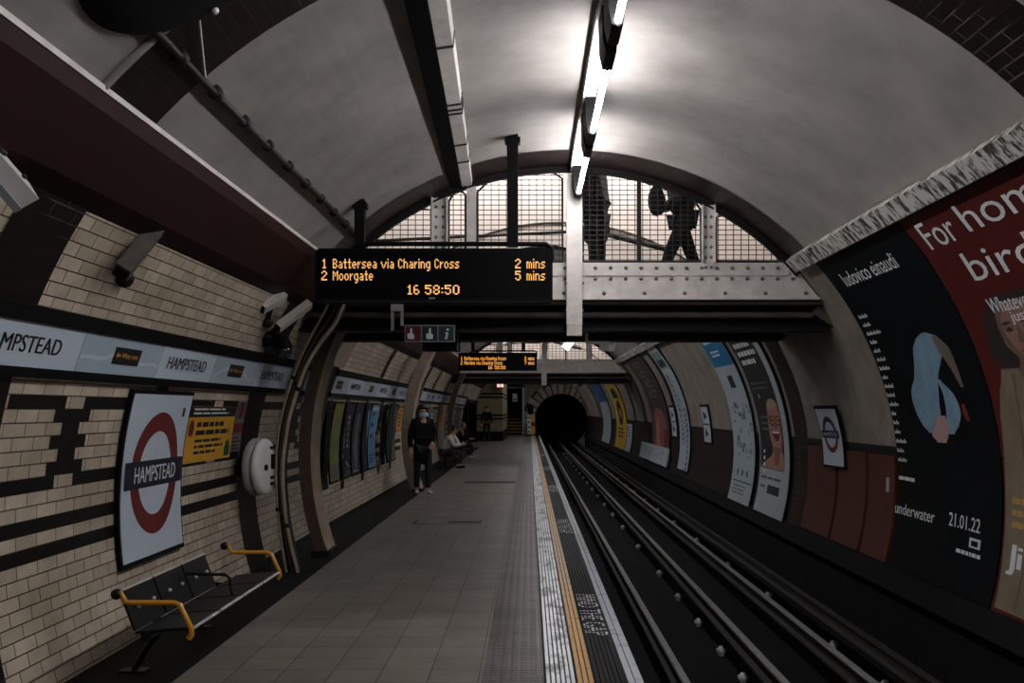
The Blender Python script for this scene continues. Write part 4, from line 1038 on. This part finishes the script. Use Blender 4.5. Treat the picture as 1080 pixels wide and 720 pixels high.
b = MB(); b.patch(RM, -31.2, -25.2, -.78, -.30, .05, .09, na=2, nb=4, uv=False, mi=0); b.patch(RM, -26.2, -25.9, -.5, -.42, .092, uv=False, mi=1); tlines(b, RM, -31, -26.6, -.4, .06, 4, .092, 1, .25, 5, 3)
tag(b.build('white_sheet', [MATS['poster_white'], MATS['ink_mid']]), 'white sheet low on the right wall below the brown poster', 'sheet')
def art(b, o):
    b.rows(RM, [(1.6, -39.6, -38), (1.2, -39.8, -37.6)], o, 1); b.ring(RM, -38.6, .6, .2, .5, o, 1, 20, ea=2); tlines(b, RM, -40, -37, .0, .15, 3, o, 1, seed=3)
rposter('yellow_poster', 40.7, 36.6, -.8, 2.34, 'yellow poster near the tunnel mouth on the right wall', art, [mat('ink_yellow', C(206, 168, 40), .5), P_dk])
rposter('blue_white_poster', 48, 43.5, -.8, 2.34, 'white poster with a blue top nearest the tunnel mouth', lambda b, o: b.patch(RM, -48, -43.5, 1.1, 2.3, o, nb=8, uv=False, mi=1), [MATS['poster_white'], mat('ink_blue2', C(40, 84, 150), .5)])
rposter('edge_strip_poster', 36.4, 34.6, -.8, .2, 'white strip low on the wall right of the yellow poster', lambda b, o: tlines(b, RM, -36.2, -34.8, .1, .1, 4, o, 1, seed=1), [MATS['poster_white'], P_gn])
# maroon doors below the dado
for i, (y0, y1) in enumerate(((12.86, 11.66), (11.60, 10.62), (10.57, 9.78))):
    t = thing('dado_panel', RM(-(y0 + y1) / 2, -.8, 0), ('maroon panel on the track wall beneath the small round sign, leftmost', 'maroon panel on the track wall, middle of the three', 'maroon panel with a bright handle beside the black poster')[i], 'panel')
    b = MB(); b.patch(RM, -y0 + .02, -y1 - .02, -.82, .24, .006, .03, nb=10, uv=False); b.build('panel', mat('maroon_door_paint', C(96, 46, 35), .42, noise=.35, nscale=2.5), t)
    if i == 2:
        b = MB(); b.patch(RM, -9.98, -9.95, -.12, .02, .03, .05, uv=False); b.build('handle', M_chrome, t)
# small roundel on the right
t = thing('small_station_sign', (3.3, 11.6, .95), 'small white station sign with a ring on the right wall above the maroon panels', 'sign')
F = lambda a, c, o=0.: V(3.535 + .045 * a - .11 * (c / .66) ** 2, 11.92 - .60 * a, .95 + c) + V(-1, -.09, 0) * o
b = MB(); b.patch(F, -.06, 1.06, -.03, .70, -.03, .0, nb=6, uv=False); b.build('frame', M_black, t)
b = MB(); b.patch(F, 0, 1, 0, .66, 0, .006, nb=6, uv=False, mi=0)
b.ring(F, .5, .36, .15, .21, .008, 1, 32, 0, PI, ea=1.67); b.ring(F, .5, .36, .15, .21, .008, 2, 32, PI, 2 * PI, ea=1.67)
b.patch(F, .06, .94, .32, .41, .010, uv=False, mi=1); b.text(F, 'HAMPSTEAD', .14, .86, .345, .385, .013, 3, .01)
b.build('panel', [M_enamel, M_navy, M_red, M_letwht], t)
b = MB(); b.bar((3.56, 11.6, 1.3), (3.62, 11.6, 1.3), .2, .3); b.build('bracket', M_dsteel, t)
# two small direction signs
for i, y in enumerate((20.4, 24.95)):
    t = thing('direction_sign', RM(-y + .3, .05, .02), ('small white upright sign with two dark arrows, the nearer one', 'small white upright sign with two dark arrows, the farther one left of the letter poster')[i], 'sign')
    b = MB(); b.patch(RM, -y - .08, -y + .82, .0, .82, .006, .03, nb=3, uv=False); b.build('frame', M_black, t)
    b = MB(); b.patch(RM, -y, -y + .74, .05, .77, .03, .036, nb=3, uv=False, mi=0)
    for q in (.60, .24): b.poly(RM, [(-y + .2, q - .1), (-y + .55, q - .02), (-y + .2, q + .1)], .039, 1)
    b.patch(RM, -y + .05, -y + .7, .40, .43, .039, uv=False, mi=1); b.build('plate', [M_enamel, M_letblk], t)

# ================================================================ TRACK
def rail(x, zt, w, label, shiny=M_rail):
    t = thing('rail', (x, YN, PITZ), label, 'rail', 'rails of the track')
    h = w / 2
    b = MB(); b.prism([(x - .06, zt - .14), (x + .06, zt - .14), (x + .06, zt - .125), (x + .012, zt - .11), (x + .012, zt - .045), (x + h, zt - .035), (x + h, zt - .012), (x - h, zt - .012), (x - h, zt - .035), (x - .012, zt - .045), (x - .012, zt - .11), (x - .06, zt - .125)], YN, YF + 15)
    b.build('web', M_railside, t)
    b = MB(); b.prism([(x - h, zt - .012), (x + h, zt - .012), (x + h * .8, zt), (x - h * .8, zt)], YN, YF + 15); b.build('head', shiny, t)
    return t
rail(1.265, RAILZ, .068, 'running rail nearest the platform edge')
rail(2.77, RAILZ, .068, 'running rail on the far side of the track')
rail(2.02, RAILZ + .04, .07, 'conductor rail on white pots along the middle of the track')
rail(3.17, RAILZ + .07, .06, 'conductor rail on white pots beside the right wall', M_railside)
pot = MB(); pot.lathe((0, 0, 0), (0, 0, 1), [(.03, 0), (.03, .02), (.05, .04), (.052, .07), (.03, .085), (.026, .10), (0, .10)], 14)
proto = {}
def pots(x, ys, label, group, ztop_):
    for i, y in enumerate(ys):
        if (x,) not in proto:
            o = pot.build('insulator_pot', M_pot, None, (0, 0, 0)); proto[(x,)] = o
        else:
            o = proto[(x,)].copy(); COL.objects.link(o)
        o.location = (x, y, PITZ - .002); tag(o, label, 'insulator', group)
pl = [9.4, 10.46, 11.86, 13.47, 15.4, 18.4, 21.4]; y = 24.
while y < 60: pl.append(y); y += 2.6
for i in (-.11, ): pots(2.02 + i * 0, pl, 'white ceramic insulator pot under the middle conductor rail', 'pots under the middle rail', 0)
pr_ = [6.6, 9.14, 10.7, 13.6, 16.3, 19.36, 22.4]; y = 25.2
while y < 60: pr_.append(y); y += 2.8
pots(3.27, pr_, 'white ceramic insulator pot under the conductor rail by the right wall', 'pots under the wall rail', 0)

# ================================================================ FAR END
t = thing('tunnel_portal', (2.02, YF, 0), 'ring of pale wedge stones round the black tunnel mouth', 'arch')
b = MB(); F = lambda a, r_, o=0.: V(2.02 + r_ * math.cos(a), YF - .01 - o, .93 + r_ * math.sin(a)); b.patch(F, -.1, PI + .1, 1.69, 2.43, 0, .02, na=40, uv=False); b.build('dark_joint', M_dsteel, t)
for k in range(17):
    a0 = -.12 + (PI + .24) * k / 17 + .02; a1 = -.12 + (PI + .24) * (k + 1) / 17 - .02
    ro = 2.42 if k % 2 else 2.30
    b = MB(); F = lambda a, r_, o=0.: V(2.02 + r_ * math.cos(a), YF - .02 - o, .93 + r_ * math.sin(a))
    b.patch(F, a0, a1, 1.69, ro, .0, .08, na=3, uv=False); b.build('wedge_stone', mat('pale_stone', C(190, 182, 168), .8, noise=.35, nscale=2) if k % 5 != 2 else M_rib, t)
t = thing('stairs', (-.9, YF, 0), 'short flight of dark steps with yellow edges at the platform end', 'stairs')
for k in range(5):
    b = MB(); b.box(-1.39, -.43, YF + .05 + .3 * k, YF + .35 + .3 * k, 0, .2 * (k + 1)); s = b.build('step', M_dsteel, t)
    b = MB(); b.box(-1.385, -.435, YF + .03 + .3 * k, YF + .09 + .3 * k, .2 * (k + 1) - .03, .2 * (k + 1) + .006); b.build('nosing', M_yelmetal, s)
for x, lab in ((-1.46, 'white door jamb left of the far steps'), (-.36, 'white door jamb right of the far steps')):
    b = MB(); b.box(x - .07, x + .07, YF - .08, YF + .02, 0, 3.0); b.box(x - .09, x + .09, YF - .1, YF + .02, 0, .18); tag(b.build('door_jamb', M_enamel2), lab, 'jamb')
t = thing('stair_sign', (-.9, YF + .3, 2.1), 'pale hanging sign in the dark opening above the far steps', 'sign')
b = MB(); b.box(-1.05, -.75, YF + .3, YF + .34, 2.12, 2.62); b.build('plate', M_enamel, t)
b = MB(); b.box(-.98, -.82, YF + .28, YF + .30, 2.2, 2.3); b.build('symbol', M_navy, t)
b = MB(); b.box(-.93, -.87, YF + .31, YF + .33, 2.6, 3.06); b.build('hanger', M_dsteel, t)
t = thing('lit_exit_sign', (-1.42, 50.4, 2.7), 'small glowing pink twin sign high at the far end of the platform', 'sign')
for x in (-1.62, -1.44):
    b = MB(); b.box(x, x + .15, 50.3, 50.34, 2.74, 2.98); b.build('lit_panel', M_glow, t)
b = MB(); b.box(-1.66, -1.26, 50.34, 50.42, 2.70, 3.02); b.box(-1.5, -1.46, 50.36, 50.40, 3.0, ztop(-1.48) + .01); b.build('housing', M_black, t)
t = thing('end_barrier', (.17, 60.5, 0), 'white and yellow barrier board at the end of the platform', 'barrier')
b = MB(); b.box(-.1, .10, 60.5, 60.54, .12, 1.28); b.build('white_board', M_enamel, t)
b = MB(); b.box(.10, .36, 60.5, 60.54, .12, 1.28); b.build('yellow_board', M_yel, t)
for z in (.28, .55, .85, 1.12):
    b = MB(); b.lathe((0, 60.5, z), (0, -1, 0), [(.06, 0), (.06, .01), (0, .012)], 12); b.build('dot', M_letblk, t)
b = MB(); b.box(.13, .33, 60.48, 60.5, .6, .85); b.build('red_patch', M_red, t)
b = MB(); b.box(-.08, -.03, 60.54, 60.59, 0, 1.2); b.box(.28, .33, 60.54, 60.59, 0, 1.2); b.build('post', M_dsteel, t)
t = thing('signal_lamp', (.1, 60.9, 0), 'black signal head on a post above the end barrier board', 'signal')
b = MB(); b.lathe((.08, 60.9, 1.75), (0, -1, 0), [(0, -.12), (.2, -.12), (.2, .1), (.17, .12), (0, .12)], 16); b.box(-.08, .24, 60.85, 61.0, 1.35, 1.8); b.build('head', M_matblack, t)
b = MB(); b.tube([(.08, 60.95, 0), (.08, 60.95, 1.4)], .04, 8); b.build('post', M_dsteel, t)

# ================================================================ PEOPLE
def skin(verts, edges, sub=2):
    me = bpy.data.meshes.new('figure'); me.from_pydata([v[:3] for v in verts], edges, [])
    ob = bpy.data.objects.new('figure', me); COL.objects.link(ob)
    ob.modifiers.new('s', 'SKIN'); ss = ob.modifiers.new('d', 'SUBSURF'); ss.levels = sub; ss.render_levels = sub
    for i, v in enumerate(verts):
        d = me.skin_vertices[0].data[i]; d.radius = (v[3], v[4] if len(v) > 4 else v[3]); d.use_root = (i == 0)
    dg = bpy.context.evaluated_depsgraph_get(); dg.update()
    m2 = bpy.data.meshes.new_from_object(ob.evaluated_get(dg))
    vs = [v.co.copy() for v in m2.vertices]; fs = [tuple(p.vertices) for p in m2.polygons]
    bpy.data.objects.remove(ob); bpy.data.meshes.remove(me); bpy.data.meshes.remove(m2)
    return vs, fs
M_skin = mat('skin', C(196, 148, 124), .55); M_hairb = mat('dark_hair', C(26, 22, 22), .6); M_hairg = mat('grey_hair', C(130, 126, 122), .6)
M_coat = mat('black_coat', C(19, 19, 21), .9, spec=.2); M_trous = mat('dark_trousers', C(26, 28, 34), .8); M_shoe = mat('white_shoes', C(205, 202, 198), .6); M_mask = mat('pale_blue_mask', C(160, 190, 205), .6)
M_whitetop = mat('white_top', C(205, 205, 205), .8); M_phone = mat('turquoise_case', C(80, 150, 160), .4); M_plum = mat('plum_trousers', C(52, 30, 40), .8)
def lerp(a, b_, t): return tuple(a[i] + (b_[i] - a[i]) * t for i in range(3))
def person(J, label, coat, trous, shoes, hair, longcoat=False, mask=None, longhair=False, phone=None, bulk=1., silhouette=None):
    """J: joints in local coordinates, the figure faces -Y"""
    t = thing('person', (0, 0, 0), label, 'person')
    e = [(0, 1), (1, 2), (2, 3), (3, 4), (4, 5), (5, 6)]
    v = [J['pelvis'] + (.13, .10), J['waist'] + (.115, .085), J['chest'] + (.145, .10), J['neck0'] + (.065, .06), J['neck1'] + (.05, .05), J['head'] + (.078, .092), J['crown'] + (.065, .075)]
    for s in ('l', 'r'):
        k = len(v); v += [J['sh' + s] + (.058, .058), J['el' + s] + (.042, .042), J['wr' + s] + (.027, .03)]; e += [(2, k), (k, k + 1), (k + 1, k + 2)]
        k = len(v); v += [J['hi' + s] + (.088, .088), J['kn' + s] + (.058, .058), J['an' + s] + (.032, .034), lerp(J['an' + s], J['to' + s], .7) + (.02, .018)]; e += [(0, k), (k, k + 1), (k + 1, k + 2), (k + 2, k + 3)]
    vs, fs = skin(v, e)
    b = MB(); b.add(vs, fs, 0, smooth=True)
    hd = V(*J['head']); fw = V(*J.get('face', (0, -1, 0))).normalized(); up = (V(*J['crown']) - hd).normalized(); rt = fw.cross(up).normalized()
    for s in (-1, 1):
        b.ball(hd + rt * (s * .033) + fw * .085 + up * .012, .013, 8, 1); b.ball(hd + rt * (s * .086) + up * .0, .028, 8, 0, (.45, .8, 1.1))
        b.bar(hd + rt * (s * .018) + fw * .092 + up * .032, hd + rt * (s * .05) + fw * .084 + up * .03, .006, .008, mi=1)
    b.add([hd + fw * .09 + up * .02, hd + fw * .122 - up * .022, hd + fw * .088 - up * .03 + rt * .017, hd + fw * .088 - up * .03 - rt * .017], [(0, 1, 2), (0, 3, 1), (1, 3, 2)], 0)
    b.ball(hd + fw * .084 - up * .055, .018, 8, 2, (1.2, .6, .4))
    # hands: palm, four fingers of different length and a thumb from the side
    for s in ('l', 'r'):
        w = V(*J['wr' + s]); el = V(*J['el' + s]); d = (w - el).normalized()
        sgn = -1 if s == 'l' else 1
        sd = d.cross(V(0, -1, 0) if abs(d.y) < .8 else V(0, 0, 1)).normalized(); nn_ = sd.cross(d).normalized()
        b.tube([w, w + d * .03, w + d * .09], [.027, .036, .033], 8, 3)
        for k, ln in enumerate((.068, .078, .072, .056)):
            o = w + d * .085 + sd * ((k - 1.5) * .019); c1 = o + d * ln * .5 - nn_ * .008; c2 = o + d * ln * .85 - nn_ * .03
            b.tube([o, c1, c2], [.0095, .009, .0075], 6, 3)
        o = w + d * .03 - sd * .03; b.tube([o, o + d * .035 - sd * .022, o + d * .065 - sd * .02 - nn_ * .012], [.012, .011, .008], 6, 3)
    b.build('body', [M_skin, M_hairb, mat('lips', C(150, 80, 76), .5), silhouette or M_skin], t)
    if silhouette: t.children[0].data.materials[0] = silhouette  # skin and hands painted black as backlit silhouettes
    # coat or jacket
    cv = [J['pelvis'] + (.165, .125), J['waist'] + (.15, .115), J['chest'] + (.175, .128), J['neck0'] + (.09, .085)]; ce = [(0, 1), (1, 2), (2, 3)]
    for s in ('l', 'r'):
        k = len(cv); cv += [J['sh' + s] + (.078, .078), J['el' + s] + (.06, .06), lerp(J['el' + s], J['wr' + s], .92) + (.045, .045)]; ce += [(2, k), (k, k + 1), (k + 1, k + 2)]
    if longcoat:
        k = len(cv); p = J['pelvis']; cv += [(p[0], p[1], p[2] - .17, .18, .135), (p[0], p[1], p[2] - .36, .185, .14)]; ce += [(0, k), (k, k + 1)]
    cv = [c_[:3] + (c_[3] * bulk, c_[4] * bulk) for c_ in cv]
    vs, fs = skin(cv, ce); b = MB(); b.add(vs, fs, smooth=True); b.build('jacket', coat, t)
    tv = [J['pelvis'] + (.14, .11)]; te = []
    for s in ('l', 'r'):
        k = len(tv); tv += [J['hi' + s] + (.10, .10), J['kn' + s] + (.072, .072), lerp(J['kn' + s], J['an' + s], .92) + (.055, .058)]; te += [(0, k), (k, k + 1), (k + 1, k + 2)]
    vs, fs = skin(tv, te); b = MB(); b.add(vs, fs, smooth=True); b.build('trousers', trous, t)
    for s in ('l', 'r'):
        a, o = V(*J['an' + s]), V(*J['to' + s]); d = (o - a); d.z = 0; d.normalize()
        z0 = min(a.z - .055, o.z - .02)
        vs, fs = skin([(a.x, a.y, a.z + .0, .045, .048), (a.x - d.x * .03, a.y - d.y * .03, z0 + .045, .042, .042), tuple(V(o.x, o.y, z0 + .04).lerp(V(a.x, a.y, z0 + .04), .4)) + (.046, .038), (o.x, o.y, z0 + .034, .04, .03)], [(0, 1), (1, 2), (2, 3)])
        b = MB(); b.add(vs, fs, smooth=True); b.build('shoe', shoes, t)
    # hair: a cap open at the face
    b = MB(); n = 18; m = 12; vs = []; 
    for i in range(m + 1):
        th = (PI * .78 if longhair else PI * .62) * i / m
        for k in range(n):
            ph = 2 * PI * k / n
            fr = math.cos(ph)      # towards the face
            th2 = min(th, PI * .36) if fr > .35 else th
            r_ = .112
            p = up * (r_ * 1.12 * math.cos(th2)) + (fw * fr + rt * math.sin(ph)) * (r_ * math.sin(th2) * (1.0 if fr > .35 else 1.03)) - fw * .012 + up * .03
            vs.append(hd + p)
    b.add(vs, [(i * n + k, i * n + (k + 1) % n, (i + 1) * n + (k + 1) % n, (i + 1) * n + k) for i in range(m) for k in range(n)], smooth=True)
    if longhair:
        for s in (-1, 1): b.tube([hd + rt * (s * .095) - fw * .01 + up * .02, hd + rt * (s * .10) - up * .12, hd + rt * (s * .10) + fw * .02 - up * .26], [.04, .045, .025], 10)
        b.tube([hd - fw * .08, hd - fw * .10 - up * .15, hd - fw * .08 - up * .26], [.08, .085, .05], 12)
    b.build('hair', hair, t)
    if mask:
        b = MB(); F = lambda a, c, o=0.: hd + (fw * math.cos(a) + rt * math.sin(a)) * (.104 + .02 * math.cos(a) * (1 - abs(c + .035) / .07) + o) + up * c
        b.patch(F, -.85, .85, -.088, -.012, 0, .004, na=10, nb=4, uv=False)
        for s in (-1, 1): b.tube([F(s * .85, -.04), hd + rt * (s * .10) - up * .01], .003, 5)
        b.build('face_mask', mask, t)
    if phone is not None:
        p = V(*phone); ph = thing('phone', p, 'turquoise phone held by the seated person in the white top', 'phone'); bb = MB()
        bb.bar(p + V(0, .0, -.07), p + V(0, -.05, .06), .075, .01, (0, -1, .3))
        pb = bb.build('case', M_phone, ph); bb = MB(); bb.bar(p + V(0, .008, -.06), p + V(0, -.042, .052), .064, .004, (0, -1, .3)); bb.build('screen', M_matblack, ph); t['_ph'] = ph.name
    return t
def stand(h=1.70, stride=0., lean=0., arms='down', tw=0.):
    k = h / 1.70; L = lambda x, y, z: (x * k, (y - lean * max(0, z - .9)) * k, z * k)
    J = dict(pelvis=L(0, 0, .93), waist=L(0, 0, 1.07), chest=L(0, 0, 1.29), neck0=L(0, .01, 1.44), neck1=L(0, 0, 1.50), head=L(0, -.015, 1.575), crown=L(0, -.01, 1.635))
    for s, q in (('l', -1), ('r', 1)):
        J['sh' + s] = L(q * .175, .0, 1.385); st = stride * q
        J['el' + s] = L(q * .235, .03, 1.11); J['wr' + s] = L(q * .25, -.04, .87)
        if arms == 'front': J['el' + s] = L(q * .235, .02, 1.12); J['wr' + s] = L(q * .08, -.2, 1.0)
        if arms == 'mixed' and s == 'r': J['el' + s] = L(.24, .0, 1.12); J['wr' + s] = L(.13, -.2, .98)
        J['hi' + s] = L(q * .095, 0, .88); J['kn' + s] = L(q * .10, -.02 - st * .55, .49 + abs(st) * .02); J['an' + s] = L(q * .10, .02 - st, .085 + (.05 * (st < 0)) * abs(st) * 3); J['to' + s] = L(q * .115, -.13 - st, .035 + (.0))
    return J
def sit(lean=.16, rec=0.):
    J = dict(pelvis=(0, 0, .46), waist=(0, -.02, .60), chest=(0, -.05 - lean * .6, .78), neck0=(0, -.08 - lean, .93), neck1=(0, -.11 - lean, .985), head=(0, -.15 - lean, 1.035), crown=(0, -.155 - lean, 1.095), face=(0, -.86, -.5))
    for s, q in (('l', -1), ('r', 1)):
        J['sh' + s] = (q * .17, -.06 - lean, .87); J['el' + s] = (q * .2, -.20 - lean, .63); J['wr' + s] = (q * .06, -.42 - lean * .6, .66)
        J['hi' + s] = (q * .10, -.04, .44); J['kn' + s] = (q * .12, -.44, .46); J['an' + s] = (q * .11, -.40, .085); J['to' + s] = (q * .12, -.56, .035)
    return J
p = person(stand(1.68, .06, 0, 'mixed'), 'person standing by the pale rib in a long dark coat, face mask and white shoes', M_coat, M_trous, M_shoe, M_hairb, True, M_mask, True)
p.location = (-2.0, 18.7, .003); p.rotation_euler.z = math.radians(22)
q = person(sit(.15), 'person on a bench bent over a phone in a white top and plum trousers', M_whitetop, M_plum, M_coat, M_hairb, False, None, False, (0, -.60, .70))
q.location = (-2.30, 27.1, 0); q.rotation_euler.z = math.radians(75)
ph = bpy.data.objects[q['_ph']]; del q['_ph']; bpy.context.view_layer.update()
Rm = Matrix.Rotation(math.radians(75), 4, 'Z'); ph.location = V(-2.30, 27.1, 0) + (Rm @ V(0, -.60, .70)); ph.rotation_euler.z = math.radians(75)
q = person(sit(.06), 'grey haired person in dark clothes sitting farther along the left wall', M_coat, M_trous, M_shoe, M_hairg)
q.location = (-2.32, 32.4, 0); q.rotation_euler.z = math.radians(72)
q = person(stand(1.76, .05), 'dark dressed person standing in front of the far cream block', M_coat, M_trous, M_coat, M_hairb)
q.location = (-2.1, 49.3, 0); q.rotation_euler.z = math.radians(10)
q = person(stand(1.84, .0, 0, 'down'), 'dark silhouetted person standing on the overbridge right beside the white post', M_coat, M_coat, M_coat, M_hairb, True, bulk=1.12, silhouette=M_coat)
q.location = (.75, 11.25, 2.79); q.rotation_euler.z = math.radians(70)
q = person(stand(1.80, .31, .05, 'front'), 'dark silhouetted person striding along the overbridge behind the mesh', M_coat, M_coat, M_coat, M_hairb, bulk=1.25, silhouette=M_coat)
q.location = (1.72, 11.15, 2.79); q.rotation_euler.z = math.radians(-78)
t = thing('shoulder_bag', (1.42, 11.1, 3.8), 'dark bag held up in front of the striding person on the overbridge', 'bag')
b = MB(); b.ball((1.42, 11.1, 3.93), .13, 14, 0, (.75, .6, 1.35)); b.build('bag', M_coat, t)
b = MB(); b.tube([(1.36, 11.1, 4.0), (1.44, 11.1, 4.2), (1.56, 11.12, 4.22)], .02, 6); b.build('strap', M_coat, t)

# ================================================================ WORLD, CAMERA, VIEW
w = bpy.data.worlds.new('world'); S.world = w; w.use_nodes = True
w.node_tree.nodes['Background'].inputs[0].default_value = (.02, .02, .021, 1); w.node_tree.nodes['Background'].inputs[1].default_value = .6
cd = bpy.data.cameras.new('camera'); cam = bpy.data.objects.new('camera', cd); COL.objects.link(cam)
cam.location = (0, 0, H); cam.rotation_euler = (PI / 2, 0, 0)
cd.sensor_width = 36; cd.lens = 35.0; cd.shift_x = -18 / 1080; cd.shift_y = 72 / 1080; cd.clip_start = .05; cd.clip_end = 200
S.camera = cam
vs_ = S.view_settings
S.display_settings.display_device = 'sRGB'
vs_.view_transform = 'Standard'; vs_.look = 'None'; vs_.gamma = 1; vs_.use_curve_mapping = False; vs_.exposure = 0.0
S.cycles.use_denoising = True
S.cycles.max_bounces = 8; S.cycles.diffuse_bounces = 5
